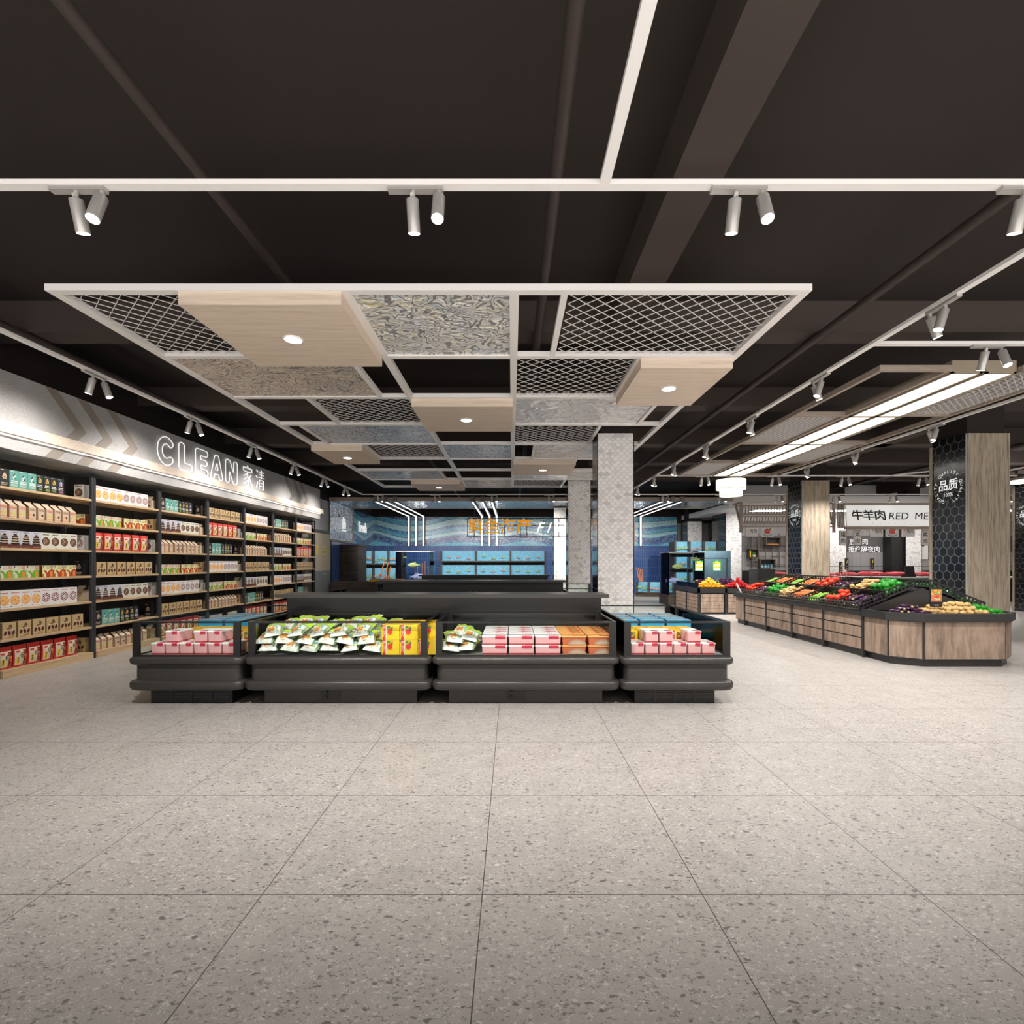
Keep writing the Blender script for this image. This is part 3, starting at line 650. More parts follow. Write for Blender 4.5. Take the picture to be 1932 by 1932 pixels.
# B: gabled milk-style cartons
def gable(key, dotc, ds, line):
    w, d, h = .108, .13, .17; m = M(); m.box(-w / 2, 0, 0, w / 2, d, h, PBEIGE)
    m.add([(-w / 2, 0, h), (w / 2, 0, h), (w / 2, d, h), (-w / 2, d, h), (-w / 2, d / 2, h + .055), (w / 2, d / 2, h + .055)], [(0, 1, 5, 4), (2, 3, 4, 5)], C_('kraft_pale', (.68, .58, .44)))
    m.add([(-w / 2, 0, h), (-w / 2, d, h), (-w / 2, d / 2, h + .055)], [(0, 2, 1)], PBRN); m.add([(w / 2, 0, h), (w / 2, d, h), (w / 2, d / 2, h + .055)], [(0, 1, 2)], PBRN)
    m.box(-w / 2, d / 2 - .003, h + .05, w / 2, d / 2 + .003, h + .072, PBEIGE)
    m.box(-w / 2 - .001, 0.002, .0, -w / 2, d - .002, h, C_('kraft_side', (.36, .24, .14)))
    m.tf = T(0, -.001, 0) @ F0; m.disc(-.035, .06, .018, PORG, .0004); m.disc(-.035, .06, .011, PTAN, .0008); m.disc(.015, .065, .018, dotc, .0004); lines(m, -.045, .045, (.14, .125), .009, line); lines(m, -.03, .05, (.11,), .004, PGREY); lines(m, -.05, .05, (.016,), .006, PRED)
    prod(key, m, 'gabled_carton', ds, .132)
gable('B1', PLIME, 'beige gabled carton with lime dot', PRED); gable('B2', PDK, 'beige gabled carton with dark dot', PBRN)
# C: cookie boxes
m = carton(.15, .09, .23, C_('silver_white', (.60, .60, .66)), PGREY); m.rect(-.075, 0, .075, .052, PBRN)
for k, (y, ww) in enumerate(((.060, .062), (.092, .058), (.124, .052), (.152, .042))):
    m.disc(0, y, ww, PBLK, .0004 + k * .0001, 14, .017); m.disc(0, y + .014, ww * .85, PTAN, .0008 + k * .0001, 14, .006)
m.disc(0, .176, .026, PDK, .0014, 12, .014); lines(m, -.04, .04, (.205,), .009, PNAVY); lines(m, -.05, .05, (.012,), .006, PTAN); prod('C1', m, 'cookie_box', 'white chocolate cookie box', .152)
m = carton(.15, .09, .23, C_('ivory', (.72, .70, .60)), PGREY); m.disc(0, .105, .060, PDK, .0004, 24); m.disc(0, .105, .048, C_('cocoa', (.22, .10, .06)), .0006, 20)
rr = random.Random(5)
for k in range(26): a, q = rr.uniform(0, 2 * PI), rr.uniform(0, .044); m.disc(q * math.cos(a), .105 + q * math.sin(a), .006, rr.choice([PTAN, PDK, PBRN, PBEIGE]), .0009 + k * .00001, 6)
lines(m, -.05, .05, (.195,), .012, PDK); m.disc(-.055, .022, .009, PGREY, .0005, 10); lines(m, -.02, .06, (.012,), .006, PGREY); prod('C2', m, 'cookie_box', 'ivory box with dark cookie', .152)
# D: teapot-print tea boxes
def teapot(key, bg, c, badge, ds):
    m = carton(.185, .09, .165, bg, C_('side_brown', (.16, .04, .02)) if key == 'D2' else PCREAM)
    m.poly([(-.085 + .19 * x, .165 * y) for x, y in [(.03, 0), (.0, .02), (.25, .0), (.27, .2), (.16, .42), (.05, .47), (.05, .54), (.14, .59), (.24, .56), (.40, .32), (.42, .44), (.50, .56), (.60, .62), (.75, .65), (.90, .60), (.925, .55), (.925, 0)][2:]], c, .0004)
    m.rect(-.092, 0, -.075, .045, c, .0004); m.rect(.03, .004, .068, .078, PORG, .0008)
    for k in range(8): m.disc(.036 + .008 * (k % 4), .02 + .03 * (k // 4) + .006 * (k % 2), .004, PRUST, .001, 5)
    m.disc(.055, .138, .024, badge, .0005, 16); m.disc(.055, .138, .016, PCREAM, .0007, 12); m.disc(.055, .138, .008, badge, .0009, 8)
    lines(m, -.04, .025, (.145,), .005, c); lines(m, -.04, .025, (.13, .115), .005, PRED if key == 'D1' else PDK); m.rect(-.083, .135, -.07, .16, PNAVY, .0005); m.disc(-.076, .12, .007, PLIME, .0005, 8)
    prod(key, m, 'tea_box', ds, .19)
teapot('D1', PCREAM, PGRN, PRED, 'white tea box with green teapot'); teapot('D2', PPALE, C_('brick_red', (.42, .06, .02)), C_('plum', (.16, .04, .10)), 'yellow tea box with brown teapot')
# E: cereal boxes
m = carton(.15, .09, .235, PW, PGREY); m.disc(0, .105, .066, PORG, .0004, 24); m.disc(0, .105, .058, C_('apricot', (.90, .55, .22)), .0006, 22)
rr = random.Random(8)
for k in range(34): a, q = rr.uniform(0, 2 * PI), rr.uniform(.0, .058); m.disc(q * math.cos(a), .105 + q * math.sin(a), .0075, rr.choice([PORG, PYEL, PCREAM, PORG, C_('coral', (.75, .16, .06))]), .0008 + k * .00002, 7)
lines(m, -.055, .055, (.197,), .011, PRED); lines(m, -.03, .03, (.187,), .004, PGREY); lines(m, -.02, .06, (.012,), .006, PGREY); m.disc(-.055, .022, .009, PRUST, .0005, 10); prod('E1', m, 'cereal_box', 'white cereal box with orange ring', .152)
m = carton(.15, .09, .235, PW, PGREY); m.disc(0, .11, .066, C_('maroon', (.22, .02, .015)), .0004, 24)
for k in range(-3, 4):
    c0 = k * .021; hw = math.sqrt(max(.064 ** 2 - c0 ** 2, 0)); ca, sa = math.cos(R(-32)), math.sin(R(-32)); P = [(-hw, c0 - .004), (hw, c0 - .004), (hw, c0 + .005), (-hw, c0 + .005)]
    m.poly([(x * ca - y * sa, .11 + x * sa + y * ca) for x, y in P], PW, .0008)
m.disc(0, .11, .016, PW, .001, 14); lines(m, -.05, .05, (.205,), .009, PRED); lines(m, -.02, .06, (.012,), .006, PGREY); m.disc(-.055, .022, .009, PGREY, .0005, 10); prod('E2', m, 'cereal_box', 'white cereal box with striped ring', .152)
# F: kraft bean boxes
m = carton(.19, .10, .215, PKRAFT, C_('kraft_dark', (.30, .19, .08))); leaves(m, .012, .155, .022, [PBLK, PDK, PRUST, PBLK]); m.disc(-.02, .13, .016, PRUST, .0009, 12, .012)
lines(m, -.07, .07, (.113,), .008, PCREAM)
for x, a in ((-.055, 62), (0, 108), (.055, 62)): m.disc(x, .075, .031, C_('bean', (.06, .012, .015)), .0004, 16, .019, R(a)); m.disc(x, .075, .022, C_('bean_light', (.17, .04, .03)), .0008, 12, .004, R(a))
lines(m, -.01, .075, (.03, .02), .004, PBRN); lines(m, -.075, .075, (.006,), .004, PBRN); prod('F', m, 'bean_box', 'kraft coffee bean box', .212)
# G: red snack bags
m = M(); w, h = .195, .285; rings = []; N = 16
for k in range(13):
    v = k / 12.; z = h * v; th = .045 * math.sin(PI * min(max(v, .03), .97)) ** .6; ww = w / 2 * (1 - .07 * math.sin(PI * v)) ; rings.append([(-ww * math.cos(2 * PI * j / N) if True else 0, th * (1 - math.sin(2 * PI * j / N)) - 0 + (.045 - th), z) for j in range(N)])
m.loft([[(p[0], p[1], p[2]) for p in r] for r in rings], PRED, True)
def bagp(x, y):
    """point on the bulged front of the bag"""
    v = min(max(y / h, .03), .97); th = .045 * math.sin(PI * v) ** .6; ww = w / 2 * (1 - .07 * math.sin(PI * v)); s = math.sqrt(max(1 - (x / ww) ** 2, 0)); return (x, .045 - th * s - .0015, y)
def bag_patch(pts, c, lift=0.):
    P = [bagp(x, y) for x, y in pts]; m.add([(a, b - lift, z) for a, b, z in P], [tuple(range(len(P)))], c)
def bag_grid(x0, y0, x1, y1, c, lift=0., nx=6, ny=8):
    vs = [bagp(x0 + (x1 - x0) * i / nx, y0 + (y1 - y0) * j / ny) for j in range(ny + 1) for i in range(nx + 1)]
    m.add([(a, b - lift, z) for a, b, z in vs], [(j * (nx + 1) + i, j * (nx + 1) + i + 1, (j + 1) * (nx + 1) + i + 1, (j + 1) * (nx + 1) + i) for j in range(ny) for i in range(nx)], c, True)
bag_grid(-.082, .025, .085, .235, C_('label_cream', (.74, .62, .48)), .0004); bag_grid(.015, .03, .086, .225, C_('roast_red', (.34, .03, .012)), .0012)
def ell(x, y, a, b, c, l, n=12): bag_patch([(x + a * math.cos(2 * PI * k / n), y + b * math.sin(2 * PI * k / n)) for k in range(n)], c, l)
ell(.055, .13, .026, .035, PORG, .003); ell(.062, .19, .022, .02, PDK, .003); ell(.03, .2, .014, .014, PRUST, .0035); ell(.045, .06, .022, .025, C_('date_red', (.45, .04, .02)), .003); ell(.07, .075, .010, .03, PRED, .0036); ell(.03, .095, .018, .010, PDK, .0034)
ell(0, .155, .030, .036, PDK, .003); ell(0, .155, .023, .029, PGREY, .0036); ell(0, .155, .012, .016, PRUST, .0042)
ell(-.052, .205, .024, .013, PRED, .003); bag_grid(-.068, .045, -.035, .14, PYEL, .0016, 2, 4)
for y in (.12, .095, .07): ell(-.052, y, .010, .009, PDK, .0030, 6)
m.box(-w / 2 * .98, .040, h - .004, w / 2 * .98, .050, h + .008, PRED); prod('G', m, 'snack_bag', 'red snack bag', .205)
ROW = {'A': ['A0', 'A1', 'A1', 'A1', 'A2', 'A2', 'A2', 'A3'], 'B': ['B1', 'B1', 'B1', '-', 'B2', 'B2', 'B1', 'B2', 'B2', 'B1'], 'C': ['C1'] * 4 + ['C2'] * 4, 'D': ['D1'] * 3 + ['-'] + ['D2'] * 3, 'E': ['E1'] * 4 + ['E2'] * 4, 'F': ['F'] * 6, 'G': ['G'] * 6}
START = {'A': .02, 'B': .01, 'C': .01, 'D': .02, 'E': .01, 'F': .05, 'G': .03}
GRP = {'A': 'nut boxes on the shelving', 'B': 'gabled cartons on the shelving', 'C': 'cookie boxes on the shelving', 'D': 'tea boxes on the shelving', 'E': 'cereal boxes on the shelving', 'F': 'bean boxes on the shelving', 'G': 'snack bags on the shelving'}
CATS = {'A': 'box', 'B': 'carton', 'C': 'box', 'D': 'box', 'E': 'box', 'F': 'box', 'G': 'bag'}
BAYS = ['ABCDEFG', 'EDGFCAB', 'ACBDEFG', 'FGAEDBC', 'EDBFCAG', 'ABCDEFG', 'EDGFCAB']
BAYN = ['nearest', 'second', 'third', 'fourth', 'fifth', 'sixth', 'farthest']; SHN = ['top', 'second', 'third', 'fourth', 'fifth', 'sixth', 'bottom']
SZ = [2.50, 2.10, 1.70, 1.30, .90, .50, .10]; XS = -6.60; BL = 1.54
un = thing('shelving_unit', 'x', 'shelving', (XS, 6.65, 0), 0, 'graphite shelving bays along the left wall')
for x in (-.04, -.50):
    for y in (.004, BL - .041): M().box(x, y, 0, x + .04, y + .037, 2.90, SHELFK).build('post', un)
for y in (.004, BL - .041): M().box(-.46, y, 2.862, -.04, y + .037, 2.90, SHELFK).build('top_rail', un)
for z in SZ[:-1]: M().box(-.50, .043, z - .032, -.0, BL - .043, z, OAKS).build('shelf_board', un)
M().box(-.50, .043, 0, .03, BL - .043, .10, OAKS).build('plinth', un)
for b in range(7):
    lab = 'graphite steel shelving bay with oak boards, %s bay along the left wall' % BAYN[b]
    if b == 0: un['label'] = lab
    else: dup(un, (XS, 6.65 + b * BL, 0), lab)
def place(key, mw, label, cat, group):
    me, nm, ds, w = PR[key]; o = put(nm, me, mw=mw); return tag(o, label, cat, group)
for b, rows in enumerate(BAYS):
    for s, rk in enumerate(rows):
        keys = ROW[rk]; y = 6.65 + b * BL + .045 + START[rk]; cnt = {}; tot = {}
        for k in keys: tot[k] = tot.get(k, 0) + 1
        rr = random.Random(b * 10 + s)
        for k in keys:
            if k == '-': y += .05 if rk == 'D' else .02; continue
            w = PR[k][3]; cnt[k] = cnt.get(k, 0) + 1
            if y + w > 6.65 + (b + 1) * BL - .05: break
            lb = PR[k][2] + (', %s, %s shelf, %s left bay' % (ORD[cnt[k] - 1], SHN[s], BAYN[b]) if tot[k] > 1 else ', %s shelf of %s left bay' % (SHN[s], BAYN[b]))
            place(k, T(XS - .035 + rr.uniform(-.004, .0), y + w / 2, SZ[s] + .0005) @ RZ(PI / 2 + (R(rr.uniform(-1.5, 1.5)) if rk != 'B' else R(5))), lb, CATS[rk], GRP[rk])
            y += w + (.0 if rk not in 'FG' else .004)
        # one stray pack standing further back at the end of the board
        k2 = ['C2', 'B2', 'A0', 'D2', 'F', 'B1', 'E2'][(b + s * 3) % 7]
        if y < 6.65 + (b + 1) * BL - .20 and b < 4:
            place(k2, T(XS - .19, 6.65 + (b + 1) * BL - .055, SZ[s] + .0005) @ RZ(0), 'stray %s at far end of %s shelf, %s left bay' % (PR[k2][2].replace(' with', ',').split(',')[0], SHN[s], BAYN[b]), 'box', 'stray packs at the shelf ends')
# ================================================================ island freezers
def chest(label, x0, y0, x1, y1, group, knob=False, vent=False, back=False, mid=False):
    """open-top glass walled chest freezer; (x0, y0)-(x1, y1) is the bumper outline, front edge at y0 (or y1 if back)"""
    r = thing('chest_freezer', label, 'freezer', ((x0 + x1) / 2, (y0 + y1) / 2, 0), 0, group)
    w, d = (x1 - x0) / 2, (y1 - y0) / 2
    m = M(); prof = [(.155, .09), (.160, .03), (.170, .012), (.195, 0), (.240, 0), (.256, .010), (.262, .035), (.264, .045), (.428, .045), (.431, .02), (.445, .004), (.465, 0), (.492, 0), (.507, .010), (.514, .035), (.515, .06)]
    for lo_, hi_ in ((0, 8), (7, 9), (8, 16)):
        m.loft([[(a, b, z) for a, b in rrect(-w + o, -d + o, w - o, d - o, .085 if o < .05 else .07)] for z, o in prof[lo_:hi_]], FREEZ, True, lo_ == 0, hi_ == 16)
    m.build('body', r)
    bx, by = .17, .14; q = M(); q.box(-w + bx, -d + by, 0, w - bx, d - by, .16, FREEZ if not vent else FREEZD)
    if vent:
        for k in range(8): q.box(-w + bx + .02, -d + by - .006, .02 + k * .017, w - bx - .02, -d + by, .028 + k * .017, STEELK)
        for k in range(1, 4): xx = -w + bx + (2 * w - 2 * bx) * k / 4; q.box(xx - .01, -d + by - .009, .01, xx + .01, -d + by, .15, STEELK)
    base = q.build('base', r)
    if knob:
        q = M(); q.box(-.21, -d + by - .004, .03, 0, -d + by, .14, STEELK); pn = q.build('control_panel', base)
        for z in (.062, .115): k = M(); k.tf = T(-.155, -d + by - .004, z) @ RX(PI / 2); k.lathe([(.022, 0), (.02, .02)], FREEZD, 16); k.build('knob', base)
    g0, g1 = -w + .04, w - .04; h0, h1 = -d + .045, d - .045; zt = .885
    q = M()
    for (a, b, c, e) in ((g0, h0, g1, h0 + .03), (g0, h1 - .03, g1, h1), (g0, h0 + .03, g0 + .03, h1 - .03), (g1 - .03, h0 + .03, g1, h1 - .03)):
        q.box(a, b, zt - .018, c, e, zt, FREEZD); q.box(a, b, .512, c, e, .53, FREEZD)
    q.build('rail', r)
    for (a, b) in ((g0, h0), (g1 - .07, h0), (g0, h1 - .07), (g1 - .07, h1 - .07)): M().box(a, b, .53, a + .07, b + (.028 if b == h0 or True else .07), zt - .018, FREEZD).build('corner_post', r)
    if mid:
        for a in (g0, g1 - .03): M().box(a, 0.62, .53, a + .03, .70, zt - .018, FREEZD).build('corner_post', r)
    for (a, b, c, e) in ((g0 + .07, h0 + .01, g1 - .07, h0 + .016), (g0 + .07, h1 - .016, g1 - .07, h1 - .01), (g0 + .01, h0 + .03, g0 + .016, h1 - .03), (g1 - .016, h0 + .03, g1 - .01, h1 - .03)):
        M().box(a, b, .53, c, e, zt - .018, GLASS).build('glass_pane', r)
    q = M(); q.box(g0 + .04, h0 + .04, .515, g1 - .04, h1 - .04, .522, mat('freezer_deck', (.30, .30, .29), .4)); q.build('deck', r)
    # cool light tube under the front rail
    yy = h0 + .045 if not back else h1 - .045; q = M(); q.box(g0 + .08, yy - .014, zt - .016, g1 - .08, yy + .014, zt - .001, FREEZD); lt = q.build('lamp_housing', r)
    q = M(); q.tf = T(0, 0, zt - .0165); q.rect(g0 + .09, yy - .011, g1 - .09, yy + .011, mat('freezer_tube', (1, 1, 1), .5, em=(1, 1, .97), es=9.)); q.build('light_tube', lt)
    return r
def island(yc, pos, detail):
    gp = 'chest freezers of the %s island' % pos; f = yc - 1.12; bk = yc + 1.12
    chest('%s island front chest freezer holding bagged chicken' % pos if detail else '%s island front-left chest freezer' % pos, -2.825, f, -.852, yc - .05, gp, knob=True)
    chest('%s island front chest freezer with cream tubs and meat packs' % pos if detail else '%s island front-right chest freezer' % pos, -.846, f, 1.139, yc - .05, gp, knob=True)
    chest('%s island end chest freezer on the left, by the shelving aisle' % pos, -4.045, f, -2.831, bk, gp, vent=True, mid=True)
    chest('%s island end chest freezer on the right, facing the produce' % pos, 1.145, f, 2.345, bk, gp, vent=True, mid=True)
    chest('%s island rear-left chest freezer behind the black riser' % pos, -2.825, yc + .05, -.852, bk, gp, back=True)
    chest('%s island rear-right chest freezer behind the black riser' % pos, -.846, yc + .05, 1.139, bk, gp, back=True)
    r = thing('freezer_riser', 'black raised shelf in the middle of the %s freezer island' % pos, 'shelf', (-.852, yc, .0), 0, 'freezer risers')
    M().box(-1.97, -.045, .50, 1.97, .045, 1.078, FREEZD).build('riser_panel', r)
    q = M(); q.box(-2.03, -.25, 1.078, 2.03, .25, 1.12, FREEZ); q.build('riser_top', r)
island(6.55, 'nearest', True); island(11.4, 'second', False); island(16.25, 'third', False)

# frozen goods ------------------------------------------------------------
TUB = mat('milky_pink_tub', (.80, .42, .43), .22, spec=.6); TUBR = mat('tub_berry_base', (.72, .10, .12), .3); LIDW = mat('white_lid', (.85, .84, .83), .35); LIDR = mat('lid_berry_print', (.55, .02, .06), .35)
def tub(w, d, h):
    m = M(); m.loft([[(x, y, z) for x, y in rrect(-w / 2 + o, o, w / 2 - o, d - o, .012, 3)] for z, o in ((0, .006), (.018, .004), (.018, .0035))], TUBR, True, True, False)
    m.loft([[(x, y, z) for x, y in rrect(-w / 2 + o, o, w / 2 - o, d - o, .012, 3)] for z, o in ((.018, .0035), (h - .012, .001))], TUB, True, False, True)
    m.loft([[(x, y, z) for x, y in rrect(-w / 2 - .002 + o, -.002 + o, w / 2 + .002 - o, d + .002 - o, .012, 3)] for z, o in ((h - .014, 0), (h - .002, 0), (h, .003))], LIDW, False)
    z = h + .0006; m.poly([(-w * .2, d * .10, z), (w * .12, -.0, z), (w * .45, 0, z), (w * .45, d * .22, z), (w * .2, d * .30, z), (w * .05, d * .5, z), (w * .05, d * .26, z)], LIDR)
    m.box(w * .02, -.004, h - .030, w * .42, -.002, h - .002, LIDR)
    return m
PR['tub'] = (tub(.142, .26, .125).build('ice_cream_tub', mesh_only=True), 'ice_cream_tub', 'pink ice cream tub', .15)
PR['tubw'] = (tub(.272, .17, .10).build('ice_cream_tub', mesh_only=True), 'ice_cream_tub', 'pink ice cream tub', .28)
m = M(); w, d, h = .26, .17, .098; MEATO = mat('cured_meat_orange', (.62, .16, .07), .25); m.loft([[(x, y, z) for x, y in rrect(-w / 2 + o, o, w / 2 - o, d - o, .014, 3)] for z, o in ((0, .012), (.03, .006), (h - .014, .004))], MEATO, True)
m.loft([[(x, y, z) for x, y in rrect(-w / 2 - .003 + o, -.003 + o, w / 2 + .003 - o, d + .003 - o, .014, 3)] for z, o in ((h - .014, 0), (h - .002, 0), (h, .004))], C_('amber_lid', (.80, .36, .12)), False)
m.tf = T(0, .002, 0) @ F0; m.poly([(-.03 + .1 * math.cos(R(180 - k * 15)) * 1.0 + .06, .008 + .055 * math.sin(R(k * 15))) for k in range(13)][::-1], C_('sausage', (.42, .26, .18)), .008); m.poly([(.03 + .075 * math.cos(R(180 - k * 15)), .010 + .035 * math.sin(R(k * 15))) for k in range(13)][::-1], C_('sausage_pale', (.55, .36, .26)), .0095)
lines(m, -.1, .1, (h - .011,), .007, PYEL); lines(m, -.06, .0, (h - .010,), .005, PRED)
m.tf = T(0, 0, h + .0006); m.rect(.0, .03, .11, .12, PRED); m.rect(.03, .05, .08, .10, PGRN, .0004); m.rect(-.1, .03, -.02, .05, PYEL)
prod('meat', m, 'cured_meat_pack', 'orange sausage pack', .27)
# yellow tomato boxes
m = carton(.19, .12, .158, C_('box_yellow', (.86, .58, .02)), C_('box_yellow_side', (.80, .47, .03)))
m.rect(-.083, .0, -.052, .157, PRED); m.rect(-.049, .0, -.044, .157, PW); m.rect(-.095, .135, -.085, .157, PNAVY, .0004)
m.tf = m.tf @ T(-.067, .085, .0005) @ RZ(-PI / 2); m.text('BUZNO', .034, PW); m.tf = T(0, -.0008, 0) @ F0
m.rect(-.035, .10, .025, .15, C_('herb', (.12, .18, .05)), .0003); m.disc(-.005, .083, .028, C_('tomato_print', (.70, .04, .04)), .0006, 16); rr = random.Random(2)
for k in range(12): m.disc(rr.uniform(-.032, .022), rr.uniform(.108, .148), .006, rr.choice([PORG, PGRN, PYEL, PRED]), .0008 + k * .00002, 6)
for k in range(7): m.disc(-.03 + k * .009, .053 + .006 * math.sin(k * 2.), .004, PRUST, .0008, 5)
m.tf = T(0, 0, .1586); m.rect(-.07, .02, .06, .035, PORG); m.rect(-.03, .06, .07, .075, PORG); m.rect(-.08, .085, -.02, .1, PRED)
prod('ybox', m, 'frozen_food_box', 'yellow tomato-print box', .195)
# taller yellow box for the end cases
m = carton(.155, .10, .215, C_('box_yellow', (1, 1, 1)), C_('box_yellow_side', (1, 1, 1)))
m.rect(-.06, .0, -.025, .214, PRED); m.rect(-.022, .0, -.017, .214, PW); m.rect(-.075, .17, -.063, .214, PNAVY, .0004)
m.tf = m.tf @ T(-.043, .12, .0005) @ RZ(-PI / 2); m.text('BUZNO', .046, PW); m.tf = T(0, -.0008, 0) @ F0
m.rect(-.008, .13, .045, .20, C_('herb', (1, 1, 1)), .0003); m.disc(.02, .11, .03, C_('tomato_print', (1, 1, 1)), .0006, 16)
for k in range(14): m.disc(rr.uniform(-.004, .042), rr.uniform(.14, .195), .006, rr.choice([PORG, PGRN, PYEL, PRED]), .0008 + k * .00002, 6)
m.tf = T(0, 0, .2156); m.rect(-.05, .02, .06, .03, PRED); m.rect(-.03, .06, .05, .072, PORG); m.rect(.03, .03, .06, .05, PRUST, .0002)
prod('tbox', m, 'frozen_food_box', 'tall yellow tomato-print box', .155)
m = carton(.30, .16, .27, C_('ice_blue', (.02, .36, .68)), C_('deep_blue', (.01, .16, .45)))
m.rect(-.15, .12, .15, .16, PW); m.rect(-.15, .09, .15, .12, C_('mint', (.10, .60, .55)), .0002); m.rect(-.15, .0, .15, .05, PNAVY); m.poly([(-.02, .17), (.02, .17), (0, .20)], PW, .0003)
m.tf = T(0, 0, .2706); m.rect(-.15, .0, .15, .04, PORG); m.rect(-.15, .04, .15, .06, PYEL); m.rect(-.10, .08, .06, .13, C_('pale_sky', (.18, .60, .85)))
prod('bbox', m, 'frozen_food_box', 'blue frozen food box', .31)
# bagged chicken: a puffy transparent pouch with a label
BAGG = mat('bag_film_green', (.30, .40, .22), .22, spec=.8); BAGW = mat('bag_white_print', (.66, .68, .62), .25, spec=.7); BAGL = mat('bag_lime_print', (.42, .66, .04), .25); BAGD = mat('bag_dark_film', (.10, .13, .09), .2)
def chicken(seed):
    rr = random.Random(seed); m = M(); L, W = .30, .20; n = 14; rings = []; rows = 13
    def P(u, v):      # u across -1..1, v along 0..1, s = top height
        e = math.sin(PI * min(max(v, .0), 1.)) ** .45 * math.sqrt(max(1 - u * u, 0)) ** .7
        return e
    nu, nv = 12, 12; top, bot = [], []
    for j in range(nv + 1):
        for i in range(nu + 1):
            u, v = -1 + 2 * i / nu, j / nv; e = P(u, v); x = u * W / 2 * (1 - .10 * math.sin(PI * v)); y = v * L; wz = .006 * math.sin(9 * u + seed) * math.sin(7 * v + seed)
            top.append((x, y, .035 + .055 * e + wz * (e > .1))); bot.append((x, y, .035 - .034 * e))
    def quad(i, j, o=0): k = nu + 1; return (o + j * k + i, o + j * k + i + 1, o + (j + 1) * k + i + 1, o + (j + 1) * k + i)
    for j in range(nv):
        for i in range(nu):
            v = (j + .5) / nv; u = -1 + 2 * (i + .5) / nu
            c = BAGL if .60 < v < .85 else BAGW if (v < .52 and abs(u) < .78) else BAGG if v < .6 else BAGW
            q = quad(i, j); m.add([top[a] for a in q], [(0, 1, 2, 3)], c, True); m.add([bot[a] for a in q], [(3, 2, 1, 0)], BAGD, True)
    for (u0, v0, a, b, c, l) in ((-.15, .26, .46, .19, C_('broth', (.80, .62, .42)), .003), (-.32, .25, .24, .13, C_('roast', (.50, .20, .05)), .005), (.06, .27, .20, .12, C_('roast', (.5, .2, .05)), .0055), (.42, .34, .10, .06, PBLUE, .004), (.5, .2, .08, .05, PLIME, .004), (-.55, .42, .12, .04, PLIME, .004)):
        pts = []
        for k in range(10):
            u, v = u0 + a * math.cos(k * PI / 5), v0 + b * math.sin(k * PI / 5); e = P(u, v); pts.append((u * W / 2 * (1 - .1 * math.sin(PI * v)), v * L, .035 + .055 * e + l + .004))
        m.add(pts, [tuple(range(10))], c)
    return m
for s in range(4): PR['ch%d' % s] = (chicken(s * 1.7).build('chicken_bag', mesh_only=True), 'chicken_bag', 'white and lime bag of frozen chicken', .2)
D0 = .5225
def goods(key, x, y, z, label, group, rz=0., cat='box', extra=None):
    mw = T(x, y, z) @ RZ(rz)
    if extra is not None: mw = mw @ extra
    return place(key, mw, label, cat, group)
for side, sgn, xc in (('left', 1, -3.42), ('right', -1, 1.745)):
    # six tubs in front, three on top
    for i in range(6):
        x = xc - sgn * -1 * 0 + (-.40 + i * .152) * 1.0 + (.03 if side == 'left' else -.0); goods('tub', x, 5.545, D0, 'pink tub, %s from left in lower front row, %s end freezer' % (ORD[i], side), 'ice cream tubs in the end freezers', cat='tub')
    for k, i in enumerate((1, 3, 4) if side == 'left' else (1, 2, 4)):
        x = xc + (-.40 + i * .152) + (.03 if side == 'left' else 0.); goods('tub', x, 5.545, D0 + .1265, 'upper pink ice cream tub, %s from left of three, %s end freezer' % (ORD[k], side), 'ice cream tubs in the end freezers', cat='tub')
    n = 0
    for j in range(4):
        for i in range(5 if side == 'left' else 5):
            x = xc + sgn * (.40 - i * .175); y = 5.86 + j * .115 + .01; goods('tbox', x, y, D0, 'tall yellow box, %s row back, %s from aisle, %s end freezer' % (ORD[j], ORD[i], 'left' if side == 'left' else 'right'), 'yellow boxes in the end freezers')
            if j > 0 and i < 4 and False: pass
    for j in range(4):
        for i in range(3):
            goods('bbox', xc + (-.33 + i * .33), 6.45 + j * .24, D0, 'blue box, %s row back, %s from left, %s end freezer' % (ORD[j], ORD[i], side), 'blue boxes in the end freezers')
# chicken bags in the front-left chest
rr = random.Random(11); n = 0
for lay, (z, ys, x0, cnt, dx) in enumerate(((D0, 5.52, -2.60, 6, .222), (D0 + .075, 5.54, -2.66, 6, .222), (D0 + .15, 5.58, -2.55, 5, .225), (D0 + .03, 5.84, -2.60, 6, .222), (D0 + .11, 5.86, -2.52, 6, .222), (D0 + .19, 5.90, -2.58, 5, .235), (D0 + .05, 6.12, -2.6, 6, .222), (D0 + .16, 6.13, -2.55, 6, .222))):
    for i in range(cnt):
        x = x0 + i * dx; 
        if x > -1.42: continue
        goods('ch%d' % ((i * 3 + lay) % 4), x + rr.uniform(-.02, .02), ys + rr.uniform(-.01, .02), z + .012, 'bagged chicken, %s in the %s heaped row, front-left freezer' % (ORD[i], ORD[lay]), 'bagged chicken in the front-left freezer', R(rr.uniform(-16, 16)), 'bag', RX(R(rr.uniform(8, 22))) @ RY(R(rr.uniform(-14, 14))))
for j in range(4):
    for i in range(3):
        for k in range(2):
            if j == 0 and i == 2 and k == 1: continue
            goods('ybox', -1.30 + i * .196, 5.55 + j * .124, D0 + k * .1595, 'yellow box, %s column, %s row back, %s layer, front freezer' % (ORD[i], ORD[j], ('lower', 'upper')[k]), 'yellow boxes in the front-left freezer')
